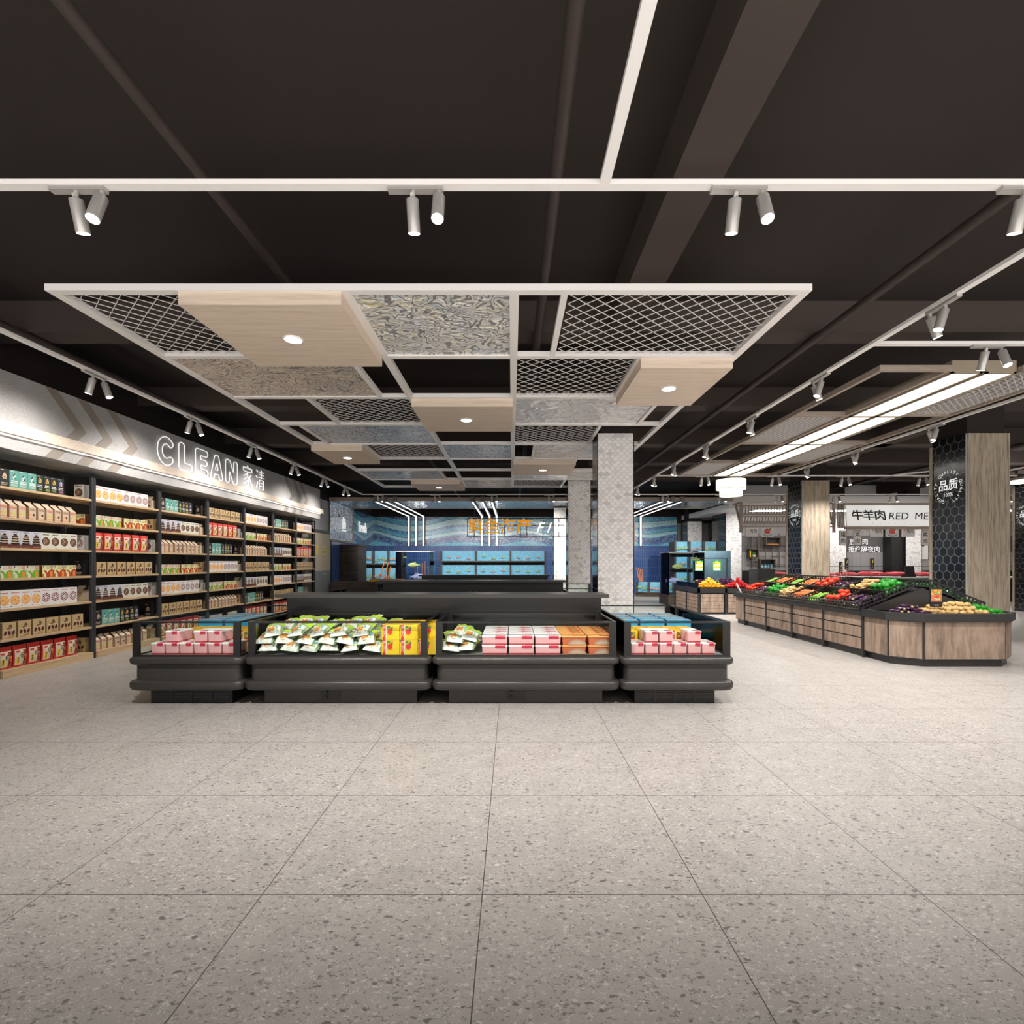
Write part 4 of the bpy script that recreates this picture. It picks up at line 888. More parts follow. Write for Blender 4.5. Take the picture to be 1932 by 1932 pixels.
for i, (x, y, z, a, b) in enumerate(((-.66, 5.53, .0, 10, 10), (-.50, 5.56, .0, -14, -6), (-.62, 5.56, .085, 12, 8), (-.48, 5.62, .10, -8, 14), (-.58, 5.84, .02, 6, 0), (-.6, 5.86, .12, -10, 6), (-.42, 5.9, .05, 12, 0), (-.58, 6.12, .08, 0, 0))):
    goods('ch%d' % (i % 4), x, y, D0 + .012 + z, 'bagged chicken, %s of the small heap in the front-right freezer' % ORD[i], 'bagged chicken in the front-right freezer', R(a), 'bag', RX(R(12)) @ RY(R(b)))
for j in range(5):
    for i in range(3):
        for k in range(2): goods('tubw', -.185 + i * .285, 5.545 + j * .178, D0 + k * .101, 'wide pink ice cream tub, %s column, %s row back, %s layer' % (ORD[i], ORD[j], ('lower', 'upper')[k]), 'wide tubs in the front-right freezer', cat='tub')
    for i in range(2):
        for k in range(2): goods('meat', .665 + i * .28, 5.55 + j * .178, D0 + k * .099, 'orange sausage pack, %s column, %s row back, %s layer' % (('left', 'right')[i], ORD[j], ('lower', 'upper')[k]), 'sausage packs in the front-right freezer', cat='pack')
for i in range(3): goods('bbox', -3.7 + i * .33, 10.45, D0 + .05, 'blue frozen food box, %s from left, in second island left freezer' % ORD[i], 'blue boxes in the second island'); goods('ybox', 1.5 + i * .25, 10.45, D0 + .15, 'yellow tomato-print box, %s from left, in second island right freezer' % ORD[i], 'yellow boxes in the second island')
# ================================================================ fruit and vegetables (one of each kind, then copies)
def V_(n, c, r=.3, c2=None, sc=12.):
    m = mat('veg_' + n, c, r, spec=.5)
    if c2:
        t = NT(m); t.out(t.ramp(t.n('ShaderNodeTexNoise', ins={'Vector': t.pos((1, 1, 1)), 'Scale': float(sc), 'Detail': 3.0}).outputs[0], [(.35, c2), (.6, c)]))
    return m
TOM, EGG, PEP, POT, CAR, BEAN, LEAF, STEMY, MANG, APP = V_('tomato', (.70, .045, .02), .18, (.55, .03, .012)), V_('eggplant', (.035, .008, .035), .12), V_('green_pepper', (.03, .30, .02), .15, (.015, .18, .02)), V_('potato', (.68, .47, .20), .6, (.45, .28, .10), 25), V_('carrot', (.80, .17, .02), .4, (.55, .08, .01), 40), V_('bean', (.35, .58, .06), .4, (.10, .35, .03), 20), V_('leaf', (.05, .22, .02)), V_('calyx', (.42, .45, .12)), V_('yellow_mango', (.88, .50, .02), .25, (.85, .25, .02), 9), V_('red_pepper', (.42, .01, .012), .14, (.28, .006, .01))
def seg(pts, rr, m, n=8): q = M(); q.tube(pts, 1, m, n, rr=rr); return q
def tomato():
    m = M(); m.lathe([(.004, .006), (.022, .0), (.038, .008), (.047, .026), (.046, .040), (.036, .055), (.018, .061), (.006, .056)], TOM, 16)
    for k in range(5): a = 2 * PI * k / 5; m.add([(.004 * math.cos(a + 1.5), .004 * math.sin(a + 1.5), .060), (.024 * math.cos(a), .024 * math.sin(a), .0635), (.004 * math.cos(a - 1.5), .004 * math.sin(a - 1.5), .060)], [(0, 1, 2)], LEAF)
    m.tube([(0, 0, .056), (.003, 0, .070)], .0025, LEAF, 5); return m
def egg(L=.19):
    m = M(); P = [(-L / 2 + L * t, .020 * math.sin(PI * t), .027) for t in (0, .08, .2, .4, .6, .8, .93, 1)]; m.tube(P, 1, EGG, 10, rr=[.010, .018, .022, .024, .026, .027, .018, .003])
    m.tube([(-L / 2 - .020, -.008, .03), (-L / 2 - .002, 0, .027), (-L / 2 + .018, .004, .027)], 1, STEMY, 8, rr=[.004, .008, .021]); return m
def pepper(c=PEP, L=.085, r=.034):
    m = M(); n = 16; prof = [(.25, 0), (.8, .01), (1, .3), (1, .6), (.9, .85), (.55, .97), (.2, .92)]
    m.loft([[(r * a * (1 + .12 * math.cos(4 * (2 * PI * k / n))) * math.cos(2 * PI * k / n), r * a * (1 + .12 * math.cos(4 * (2 * PI * k / n))) * math.sin(2 * PI * k / n), L * z) for k in range(n)] for a, z in prof], c, True)
    m.tube([(0, 0, L * .9), (.004, 0, L + .014)], .004, LEAF, 6)
    q = M(); q.mats = m.mats; q.f, q.mi, q.sm = m.f, m.mi, m.sm; q.v = [(z - L / 2, y, x + r) for x, y, z in m.v]; return q
def potato(seed):
    rr_ = random.Random(seed); m = M(); n = 10; a, b, c = rr_.uniform(.036, .044), rr_.uniform(.027, .031), rr_.uniform(.024, .028); rings = []
    for j in range(8):
        t = PI * (j + .15) / 7.3; rings.append([(a * math.cos(PI - t) , b * math.sin(t) * math.cos(2 * PI * k / n) * (1 + .09 * math.sin(3 * k + seed + j)), c + c * math.sin(t) * math.sin(2 * PI * k / n) * (1 + .06 * math.sin(2 * k + seed))) for k in range(n)])
    return m.loft(rings, POT, True)
def carrot(): return seg([(-.055, 0, .014), (-.05, 0, .014), (.0, .003, .013), (.045, 0, .011), (.06, 0, .01)], [.006, .014, .0125, .008, .001], CAR, 9)
def bean(): return seg([(-.055, .008, .008), (-.02, -.002, .009), (.02, -.002, .009), (.055, .008, .008)], [.003, .0075, .0075, .002], BEAN, 6)
def mango(): return seg([(-.052, 0, .03), (-.045, 0, .03), (-.02, 0, .031), (.015, .002, .031), (.042, .008, .03), (.052, .012, .03)], [.004, .018, .031, .031, .018, .003], MANG, 12)
VEG = {'tomato': [tomato()], 'eggplant': [egg()], 'pepper': [pepper()], 'potato': [potato(1), potato(2.5)], 'carrot': [carrot()], 'bean': [bean()], 'mango': [mango()], 'redpepper': [pepper(APP, .10, .036)]}
VNAME = {'tomato': 'tomato', 'eggplant': 'eggplant', 'pepper': 'green_pepper', 'potato': 'potato', 'carrot': 'carrot', 'bean': 'green_bean', 'mango': 'yellow_mango', 'redpepper': 'red_pepper'}
VCAT = {'tomato': 'tomato', 'eggplant': 'eggplant', 'pepper': 'pepper', 'potato': 'potato', 'carrot': 'carrot', 'bean': 'green bean', 'mango': 'mango', 'redpepper': 'pepper'}
VLAB = {'tomato': 'round red tomato', 'eggplant': 'glossy dark eggplant', 'pepper': 'green bell pepper', 'potato': 'yellow potato', 'carrot': 'short orange carrot', 'bean': 'light green bean', 'mango': 'yellow-orange mango', 'redpepper': 'glossy red pepper'}
VM = {k: [q.build(VNAME[k], mesh_only=True) for q in v] for k, v in VEG.items()}
JIT = {'tomato': 0, 'eggplant': 16, 'pepper': 50, 'potato': 60, 'carrot': 22, 'bean': 26, 'mango': 28, 'redpepper': 40}
def heap(kind, frame, W, D, layers, label, seed, z0=0., scale=1.0, dirs=None, spread=None):
    """pieces of one kind laid in layers over a W x D bed (frame: bed -> room)"""
    rr = random.Random(seed)
    sx, sy, dz = {'tomato': (.104, .104, .058), 'eggplant': (.20, .056, .04), 'pepper': (.10, .078, .05), 'potato': (.084, .066, .042), 'carrot': (.118, .034, .021), 'bean': (.10, .026, .014), 'mango': (.112, .068, .05), 'redpepper': (.115, .082, .055)}[kind]
    sx, sy, dz = sx * scale, sy * scale, dz * scale; out = 0
    for l in range(layers):
        sh = l * .5; nx = max(1, int((W - sh * sx * .9) / sx)); ny = max(1, int((D - sh * sy * .9) / sy))
        if spread: nx = max(1, nx - l * spread); ny = max(1, ny - l * spread)
        for i in range(nx):
            for j in range(ny):
                if l == layers - 1 and layers > 1 and rr.random() < .25: continue
                x = (i - (nx - 1) / 2) * sx + rr.uniform(-.16, .16) * sx; y = (j - (ny - 1) / 2) * sy + rr.uniform(-.12, .12) * sy
                a = R(rr.uniform(0, 360)) if kind in ('tomato',) else R(rr.uniform(-JIT[kind], JIT[kind])) + (dirs or 0.) + (PI if kind in ('eggplant', 'carrot') and rr.random() < .5 else 0)
                o = put(VNAME[kind], rr.choice(VM[kind]), mw=frame @ T(x, y, z0 + l * dz + .001) @ RZ(a) @ RX(R(rr.uniform(-10, 10)) if kind == 'tomato' else R(rr.uniform(-180, 180)) * 0 + R(rr.uniform(-25, 25)) if kind in ('potato',) else 0) @ RY(R(rr.uniform(-22, 22)) if kind in ('potato', 'pepper', 'mango', 'redpepper') else 0) @ SC(scale, scale, scale))
                tag(o, '%s %s' % (VLAB[kind], label), VCAT[kind], '%ss %s' % (VLAB[kind], label)); out += 1
    return out

# the long produce stand -----------------------------------------------------
PX0, PX1, PY0, PY1 = 5.60, 7.45, 8.27, 12.47; PXC = (PX0 + PX1) / 2
st = thing('produce_stand', 'long wooden produce stand with black trim right of the freezers', 'produce stand', (0, 0, 0))
m = M(); m.box(PX0 + .03, PY0, 0, PX1 - .03, PY1, .10, STEELK); m.box(PX0 + .02, PY0, .10, PX1 - .02, PY1, .70, STEELK); m.build('cabinet_core', st)
for k in range(5):
    y = PY0 + (PY1 - PY0) * k / 4; M().box(PX0 - .02, y - .022, 0, PX0 + .02, y + .022, .74, STEELK).build('post', st)
for k in range(4):
    y0, y1 = PY0 + 1.05 * k + .03, PY0 + 1.05 * (k + 1) - .03
    for a, b in ((.12, .292), (.312, .472), (.492, .655)):
        M().box(PX0 - .008, y0, a, PX0 + .02, y1, b, RUSTIC).build('front_board', st)
m = M(); m.box(PX0 - .05, PY0, .66, PX0 + .02, PY1, .735, STEELK); m.box(PX1 - .02, PY0, .66, PX1 + .05, PY1, .735, STEELK); m.box(PX0, PY0, .70, PX1, PY1, .735, STEELK); m.build('trim_band', st)
for sg in (-1, 1):    # sloped bearers that carry the crates
    m = M(); x0, x1 = PXC + sg * .93, PXC + sg * .02
    m.add([(x0, PY0 + .02, .735), (x1, PY0 + .02, .735), (x1, PY0 + .02, 1.10), (x0, PY1 - .02, .735), (x1, PY1 - .02, .735), (x1, PY1 - .02, 1.10)], [(0, 1, 2), (3, 5, 4), (0, 2, 5, 3), (1, 4, 5, 2)], STEELK); m.build('slope_support', st)
# end caps: half-octagon counters
def endcap(label, y, sg):
    """sg=-1: near end; polygon face at the near side"""
    f = lambda o: [(PX0 + o, y), (PX0 + o, y + sg * (.53 - o * .4)), (PX0 + .33 + o * .5, y + sg * (.80 - o)), (PX1 - .33 - o * .5, y + sg * (.80 - o)), (PX1 - o, y + sg * (.53 - o * .4)), (PX1 - o, y)]
    fix = lambda p: p if sg < 0 else p[::-1]
    e = thing('end_counter', label, 'produce stand')
    M().prism(fix(f(.05)), 0, .10, STEELK).build('kick_plate', e)
    M().prism(fix(f(.012)), .10, .655, STEELK).build('carcass', e)
    P = f(0.)
    for i in range(5):
        a, b = Vector(P[i]), Vector(P[i + 1]); d = (b - a).normalized(); nrm = Vector((d.y, -d.x)) * (1 if sg < 0 else -1) * (1 if True else 1)
        c_ = Vector((PXC, y)); nrm = nrm if nrm.dot((a + b) / 2 - c_) > 0 else -nrm
        q = M(); a2, b2 = a + d * .02, b - d * .02; q.prism([tuple(a2 - nrm * .012), tuple(b2 - nrm * .012), tuple(b2), tuple(a2)], .115, .645, RUSTIC); q.build('side_panel', e)
    q = M(); o_, i_ = f(-.045), f(.02)
    for i in range(5): q.prism([o_[i], o_[i + 1], i_[i + 1], i_[i]] if sg < 0 else [o_[i + 1], o_[i], i_[i], i_[i + 1]], .655, .77, STEELK)
    q.build('trim_band', e)
    M().prism(fix(f(.02)), .655, .69, STEELK).build('tray', e)
    return e
endcap('angular wooden end counter nearest the camera, heaped with potatoes', PY0 - .002, -1)
endcap('angular wooden end counter at the far end of the long stand', PY1 + .002, 1)
# crates
def crate(w, d, h):
    """slotted plastic crate: w along y, d along x (up the slope), open top"""
    m = M(); t = .012
    m.box(0, 0, 0, d, w, .008, CRATEM)
    for (x0, y0, x1, y1, ax) in ((0, 0, t, w, 'y'), (d - t, 0, d, w, 'y'), (0, 0, d, t, 'x'), (0, w - t, d, w, 'x')):
        m.box(x0, y0, h - .022, x1, y1, h, CRATEM); m.box(x0, y0, .008, x1, y1, .03, CRATEM); m.box(x0 + .002, y0 + .002, h * .48, x1 - .002, y1 - .002, h * .56, CRATEM)
        n = 7
        for k in range(n + 1):
            if ax == 'y': yy = y0 + (w - .02) * k / n; m.box(x0 + .001, yy, .03, x1 - .001, yy + .02, h - .022, CRATEM)
            else: xx = x0 + (d - .02) * k / n; m.box(xx, y0 + .001, .03, xx + .02, y1 - .001, h - .022, CRATEM)
    m.box(-.012, -.0, h - .01, 0, w, h, CRATEM)
    return m
CW, CD, CH = (PY1 - PY0) / 8, .475, .135; SL = R(22)
crate_me = crate(CW - .004, CD - .004, CH).build('plastic_crate', mesh_only=True)
FRONT = ['eggplant', 'tomato', 'bean', 'carrot', 'potato', 'pepper', 'eggplant', 'tomato']      # from the near end
BACK = ['pepper', 'potato', 'eggplant', 'tomato', 'carrot', 'bean', 'carrot', 'bean']
PN = ['nearest', 'second', 'third', 'fourth', 'fifth', 'sixth', 'seventh', 'farthest']
LAY = {'tomato': 2, 'eggplant': 2, 'pepper': 3, 'potato': 3, 'carrot': 4, 'bean': 3}
for sg in (-1, 1):
    for row in range(2):
        for k in range(8):
            s0 = row * CD * 1.0
            if sg < 0: F = T(PX0 - .055, PY0 + k * CW + .002, .745) @ RY(-SL) @ T(s0, 0, row * .012)
            else: F = T(PX1 + .055, PY0 + (k + 1) * CW - .002, .745) @ RZ(PI) @ RY(-SL) @ T(s0, 0, row * .012)
            if sg > 0 and k > 2 : continue          # the far slope shows only its near crates
            where = '%s row, %s from the near end' % (('lower', 'upper')[row], PN[k]) if sg < 0 else '%s row on the far slope, %s' % (('lower', 'upper')[row], PN[k])
            tag(put('plastic_crate', crate_me, mw=F), 'black slotted crate, %s' % where, 'crate', 'black produce crates')
            kind = (FRONT, BACK)[row][k] if sg < 0 else 'pepper'
            if sg > 0 and row == 0 and k > 0: continue
            fr = F @ T(CD / 2, CW / 2, .010)
            heap(kind, fr @ (RZ(0)), CD - .04, CW - .035, LAY[kind] if sg < 0 else 1, 'in the %s crate of the %s row' % (PN[k], 'lower' if row == 0 else 'upper') if sg < 0 else 'in the %s crate on the far slope, %s row' % (PN[k], ('lower', 'upper')[row]), 100 + k + row * 10 + sg, z0=.012 if kind != 'tomato' else .02, dirs=0., scale=1.3 if kind == 'bean' else 1.12 if kind == 'tomato' else 1.)
m = M(); m.add([(PXC - .95, PY0 - .03, .75), (PXC + .95, PY0 - .03, .75), (PXC, PY0 - .03, 1.10), (PXC - .95, PY0 - .012, .75), (PXC + .95, PY0 - .012, .75), (PXC, PY0 - .012, 1.10)], [(0, 1, 2), (3, 5, 4), (0, 2, 5, 3), (2, 1, 4, 5)], STEELK); m.build('end_gable', st)
# heaps on the near end counter
YE = PY0 - .40
heap('eggplant', T(6.06, YE + .03, .692), .80, .54, 4, 'heaped at the left of the near end counter', 5, spread=1, dirs=R(12))
heap('potato', T(6.62, YE - .04, .692), .92, .66, 4, 'heaped in the middle of the near end counter', 6, scale=1.25, spread=1)
heap('pepper', T(7.15, YE + .06, .692), .52, .60, 3, 'heaped at the right of the near end counter', 7, spread=1)
heap('eggplant', T(5.95, PY1 + .28, .692), .5, .40, 3, 'heaped at the far end counter', 8)
# price sign holders
def price_sign(label, x, y, z, h, w, hh, yellow=False):
    r = thing('price_sign', label, 'sign', (x, y, z))
    M().tube([(0, 0, 0), (0, 0, h)], .004, SPOTG, 6).build('pole', r)
    q = M(); q.tf = T(0, 0, h) @ F0; pts = roundpoly([(-w / 2, 0), (w / 2, 0), (w / 2, hh), (-w / 2, hh)], .012); q.prism(pts, -.008, .004, BLACK); q.build('frame', r)
    q = M(); q.tf = T(0, -.005, h) @ F0; a, b = w / 2 - .012, hh - .015
    if not yellow:
        q.rect(-a, b * .30, a, b, C_('salad_bg', (.45, .16, .06))); rr = random.Random(4)
        for k in range(26): q.disc(rr.uniform(-a * .85, a * .85), rr.uniform(b * .42, b * .93), rr.uniform(.008, .017), rr.choice([PRED, PRED, PORG, PGRN, PCREAM, PYEL]), .0005 + k * .00004, 10)
        q.disc(.01, b * .8, .022, PGRN, .0018, 12); q.text('17%', .036, PW, -.005, b * .41, .002, off=.01); q.rect(-a, .012, a, b * .30, BLACK); lines(q, -a + .01, a - .01, (b * .21,), .006, PW); q.text('168 ¥9', .022, PW, 0, b * .1, .001)
    else:
        q.rect(-a, .012, a, b, BLACK); q.poly([(-.01, b * .62), (.012, b * .60), (.022, b * .75), (.02, b * .93), (.012, b * .95), (.008, b * .78)], PYEL, .0006); lines(q, -a + .008, a - .008, (b * .52, b * .42), .012, PORG); q.text('¥9', .03, PW, 0, b * .31, .001); q.disc(-.01, b * .14, .014, PORG, .0006, 10); q.disc(.014, b * .16, .012, PRED, .0008, 10)
    q.build('printed_card', r); return r
price_sign('vegetable picture price sign standing in the potatoes on the near end counter', 6.13, 7.50, .70, .165, .178, .27)
price_sign('small black price sign standing before the far wooden column', 8.62, 13.6, .0, 1.22, .09, .30, True)
price_sign('small black price sign left of the meat counter scales', 9.35, 14.5, .0, 1.30, .10, .32, True)
price_sign('small black price sign right of the far wooden column', 10.9, 15.7, .0, 1.30, .12, .33, True)
tag((lambda q: (q.tube([(5.70, 12.9, .74), (5.58, 12.9, .98)], .02, WHITE, 4), q.build('paper_card'))[1])(M()), 'white card leaning at the far end of the long stand', 'card')

# the second stand with fruit behind acrylic guards ------------------------------
SX0, SX1, SY0, SY1 = 5.42, 7.9, 15.05, 17.2
s2 = thing('produce_stand', 'small slatted produce stand with mangoes behind the long stand', 'produce stand')
m = M(); m.box(SX0 + .03, SY0 + .03, 0, SX1 - .03, SY1 - .03, .62, STEELK); m.build('cabinet_core', s2)
q = M(); q.box(SX0 - .03, SY0 - .03, .62, SX1, SY1, .76, STEELK); q.build('trim_band', s2)
def slats(a, b, x0, x1, flip=False):
    for k in range(5):
        z0 = .06 + k * .108; q = M()
        if not flip: q.box(x0, SY0 - .012, z0, x1, SY0 + .03, z0 + .098, RUSTIC)
        else: q.box(SX0 - .012, a, z0, SX0 + .03, b, z0 + .098, RUSTIC)
        q.build('front_slat', s2)
slats(0, 0, SX0 + .06, SX0 + .72); slats(0, 0, SX0 + .84, SX0 + 1.5); slats(0, 0, SX0 + 1.6, SX1 - .06)
slats(SY0 + .08, SY0 + .98, 0, 0, True); slats(SY0 + 1.08, SY1 - .06, 0, 0, True)
for x, y in ((SX0, SY0), (SX0, SY0 + 1.03), (SX0, SY1), (SX0 + .78, SY0), (SX0 + 1.55, SY0)):
    M().box(x - .03, y - .03, 0, x + .03, y + .03, .80, STEELK).build('post', s2)
m = M(); m.box(SX0 + .05, SY0 + .0, .76, SX0 + 1.52, SY0 + .012, .90, ACRYL); m.box(SX0 - .0, SY0 + .05, .76, SX0 + .012, SY1, .90, ACRYL); m.build('acrylic_guard', s2)
heap('mango', T(5.86, 15.40, .765), .86, .55, 5, 'heaped at the front of the second stand', 21, spread=1, scale=1.12)
heap('redpepper', T(6.72, 15.42, .765), .72, .55, 5, 'heaped at the front right of the second stand', 22, spread=1)
heap('eggplant', T(5.80, 15.98, .765), .70, .40, 5, 'heaped behind the mangoes on the second stand', 23)
heap('eggplant', T(6.60, 16.0, .765), .90, .40, 6, 'heaped behind the red peppers on the second stand', 24, spread=0)
sg_ = thing('sign_rack', 'black metal frame with two green price cards over the second stand', 'sign', (6.15, 16.35, .76))
q = M(); 
for a, b in (((-.62, 0, 0), (-.62, 0, .88)), ((.62, 0, 0), (.62, 0, .88)), ((-.62, 0, .88), (.62, 0, .88))): q.bar(a, b, .022, .022, BLACK)
q.build('frame', sg_)
for k, x in enumerate((-.26, .30)):
    q = M(); q.tf = T(x, -.012, .50) @ F0; q.rect(-.13, -.02, .13, .30, C_('card_green', (.02, .32, .05))); q.rect(-.11, .19, .11, .245, C_('card_yellow', (.85, .82, .02)), .001); q.rect(-.11, .07, .11, .115, C_('card_yellow', (1, 1, 1)), .001); q.rect(-.11, .125, .11, .18, PW, .001); q.rect(-.11, .0, .11, .06, PW, .001)
    q.disc(-.08, .222, .022, PRED, .002, 8); q.disc(.09, .09, .018, PRED, .002, 8); q.text('168', .05, BLACK, .03, .152, .002); q.text('98', .05, BLACK, .03, .03, .002); q.text('优惠', .05, PW, 0, .272, .002); q.build('price_card', sg_)
pd = thing('pendant_lamp', 'glowing two-tier drum pendant lamp over the second stand', 'lamp', (6.75, 16.0, 3.55))
SHADE = mat('lit_fabric_shade', (.9, .88, .72), .6, em=(1, .97, .76), es=1.15)
M().lathe([(.33, 0), (.33, .20)], SHADE, 32).build('lower_shade', pd); M().lathe([(.43, .20), (.43, .50)], SHADE, 32).build('upper_shade', pd)
q = M(); q.lathe([(.332, .008), (.332, .02)], PGREY, 32, cap0=False, cap1=False); q.lathe([(.432, .21), (.432, .222)], PGREY, 32, cap0=False, cap1=False); q.build('trim_ring', pd)
M().tube([(0, 0, .5), (0, 0, ZC - 3.55)], .008, BLACK, 6).build('cord', pd)
# ================================================================ beige lattice with light boxes over the stands
ZL = 3.90; LX = [4.59, 5.50, 6.38, 7.20]; LY = [6.50, 8.5, 10.5, 12.5, 14.35]
lt = thing('wooden_ceiling_lattice', 'beige wooden lattice with two long light boxes over the produce', 'ceiling lattice', (0, 0, ZL))
m = M(); w = .055; hz = .07
for r in range(4):
    y0, y1 = LY[r], LY[r + 1]
    m.box(LX[0], y0 + .03, 0, LX[0] + w, y1 - .03, hz, BEIGE); m.box(LX[1] - w, y0 + .03, 0, LX[1], y1 - .03, hz, BEIGE); m.box(LX[2], y0 + .03, 0, LX[2] + w, y1 - .03, hz, BEIGE); m.box(LX[3] - w, y0 + .03, 0, LX[3], y1 - .03, hz, BEIGE)
for r in range(5):
    y = LY[r]; m.box(LX[0], y - .028, .001, LX[1], y + .028, hz + .001, BEIGE); m.box(LX[2], y - .028, .001, LX[3], y + .028, hz + .001, BEIGE)
m.build('wooden_frame', lt)
BOXC = mat('bronze_light_box', (.36, .30, .22), .45)
for k, (a, b) in enumerate(((5.54, 5.92), (5.97, 6.35))):
    q = M()
    for r in range(4):
        y0, y1 = LY[r] + (.012 if r else .03), LY[r + 1] - .012
        q.box(a, y0, .012, b, y1, .15, BOXC); q.box(a, y0, -.01, a + .03, y1, .012, BOXC); q.box(b - .03, y0, -.01, b, y1, .012, BOXC); q.box(a, y0, -.01, b, y0 + .03, .012, BOXC); q.box(a, y1 - .03, -.01, b, y1, .012, BOXC)
    bx = q.build('light_box', lt); bx.location = (0, 0, 0)
    for r in range(4):
        y0, y1 = LY[r] + (.012 if r else .03), LY[r + 1] - .012; q = M(); q.box(a + .03, y0 + .03, .0, b - .03, y1 - .03, .011, GLOWW); q.build('diffuser', bx)
def lat_mesh(n, x0, x1, y0, y1, label, dense):
    q = M(); diamond_mesh(q, x0 + .05, y0 + .03, x1 - .05, y1 - .03, 0, dense, dense * .9, .008, WIREW); tag(q.build('wire_mesh_panel', loc=(0, 0, ZL + .035)), label, 'mesh panel')
lat_mesh(0, LX[2], LX[3], LY[0], LY[1], 'white wire mesh at the near right of the wooden lattice', .11)
lat_mesh(1, LX[0], LX[1], LY[1], LY[2], 'white wire mesh at the left of the wooden lattice, second row', .09)
lat_mesh(2, LX[2], LX[3], LY[2], LY[3], 'white wire mesh at the right of the wooden lattice, third row', .09)
lat_mesh(3, LX[0], LX[1], LY[3], LY[4], 'white wire mesh at the left of the wooden lattice, farthest row', .08)
# a second lattice beyond the right-hand column
l2 = thing('wooden_ceiling_lattice', 'second beige lattice with light boxes, beyond the near wooden column', 'ceiling lattice', (0, 0, ZL))
m = M()
for x in (13.6, 14.6, 15.6, 16.6): m.box(x, 8, 0, x + w, 16, hz, BEIGE)
for y in (8, 10, 12, 14, 16): m.box(13.6, y - .03, .001, 16.65, y + .03, hz + .001, BEIGE)
m.build('wooden_frame', l2); q = M(); q.box(14.75, 8.1, .0, 15.05, 15.9, .02, GLOWW); q.box(15.2, 8.1, .0, 15.5, 15.9, .02, GLOWW); q.build('diffuser', l2)

# ================================================================ fish corner
ZF = 3.76
cn = thing('fish_canopy', 'beige framed rippled steel canopy over the fish corner', 'canopy', (0, 0, 0))
m = M(); m.box(-6.70, 19.0, ZF, 8.1, 19.08, ZF + .13, BEIGE); m.box(-6.70, 21.7, ZF - .01, 8.1, 21.78, ZF + .10, BEIGE); m.box(8.0, 19.08, ZF, 8.1, 21.7, ZF + .12, BEIGE); m.build('front_fascia', cn)
RIPC = ripple('ripple_steel_canopy', (.62, .72, .80), 5., .06, (1, 1, 1), .9, .05); M().box(-6.70, 19.08, ZF + .005, 8.0, 21.7, ZF + .02, RIPC).build('ripple_soffit', cn)
m = M(); m.tf = T(-6.68, 0, 0); m.box(.0, 19.02, 2.36, .03, 21.68, ZF - .0, ripple('ripple_steel_side', (.72, .76, .80), 7., .1, (1, 1, 1), 1., .05)); pn = m.build('side_panel', cn)
m = M(); m.box(-6.68, 19.0, 2.30, -6.62, 21.72, 2.36, BEIGE); m.box(-6.68, 21.66, 2.36, -6.62, 21.72, ZF, BEIGE); m.build('side_trim', cn)
m = M(); m.tf = T(-6.63, 20.5, 2.95) @ RZ(PI / 2) @ F0; m.text('鱼', .62, LOGOW, 0, 0, 0, ext=.01, off=.01, sx=.8); tag(m.build('wall_lettering'), 'white upright emblem on the rippled steel side panel', 'sign')
m = M(); m.tf = T(-6.67, 23.2, 3.05) @ RZ(PI / 2) @ F0; m.text('Fresh', .62, LOGOW, 0, 0, 0, ext=.01, off=.015, sx=.9); tag(m.build('wall_lettering'), 'white Fresh lettering on the side wave mosaic', 'sign')
FINB = mat('taupe_fin', (.20, .165, .14), .5)
for k, x in enumerate((-4.98, -4.62, -4.27, -1.44, -1.08, -.73, 5.5, 5.87, 6.22)):
    g3 = ['left', 'middle', 'right'][k // 3]; r = thing('linear_lamp', 'white line lamp bending down the wave mosaic, %s of the %s three' % (ORD[k % 3], g3), 'lamp', (x, 0, 0), 0, 'bent line lamps over the fish corner')
    q = M(); q.box(-.07, 18.90, ZF - .04, .07, 18.98, ZF + .14, FINB); q.box(-.07, 18.98, ZF - .03, .07, 25.1, ZF - .012, FINB); q.box(-.06, 25.04, 2.30, .06, 25.17, ZF - .03, FINB); q.build('fin', r)
    q = M(); q.box(-.035, 18.99, ZF - .04, .015, 25.0, ZF - .031, LED); q.box(-.035, 25.015, 2.31, .015, 25.035, ZF - .03, LED); q.build('light_strip', r)
# hanging sign
hs = thing('hanging_sign', 'black lattice hanging sign with orange Chinese characters and white FISH', 'sign', (0, 18.6, 0))
q = M(); zb, zt_ = 2.42, 3.09
for z in (zb, zt_): q.bar((-1.60, 0, z), (3.4, 0, z), .03, .03, BLACK)
for x in (-1.60, -1.35, -.27, .30, .53, 1.11, 1.68, 2.2, 2.8, 3.4): q.bar((x, 0, zb), (x, 0, zt_), .025, .025, BLACK)
q.bar((-1.35, .0, zb + .42), (3.4, 0, zb + .42), .02, .02, BLACK); q.bar((-1.35, 0, zt_), (-1.35, 0, 4.45), .02, .02, BLACK); q.bar((2.8, 0, zt_), (2.8, 0, 4.45), .02, .02, BLACK); q.build('lattice_frame', hs)
ORC = mat('orange_sign_glow', (.90, .38, .01), .4, em=(1, .42, .01), es=.35)  # orange characters with a faint glow in the material
for k, ch in enumerate('鲜鱼海产'):
    q = M(); q.tf = T(-1.28 + k * .57, -.03, 2.76) @ F0; q.text(ch, .60, ORC, 0, 0, 0, ext=.012, off=.010); q.build('character', hs)
for k, ch in enumerate('FISH'):
    q = M(); q.tf = T(.96 + k * .32, -.03, 2.73) @ F0; q.text(ch, .52, mat('white_letter_glow', (.9, .9, .9), .5, em=(1, 1, 1), es=.9), 0, 0, 0, ext=.012, shear=.35); q.build('letter', hs)  # glow added so the white letters stand out
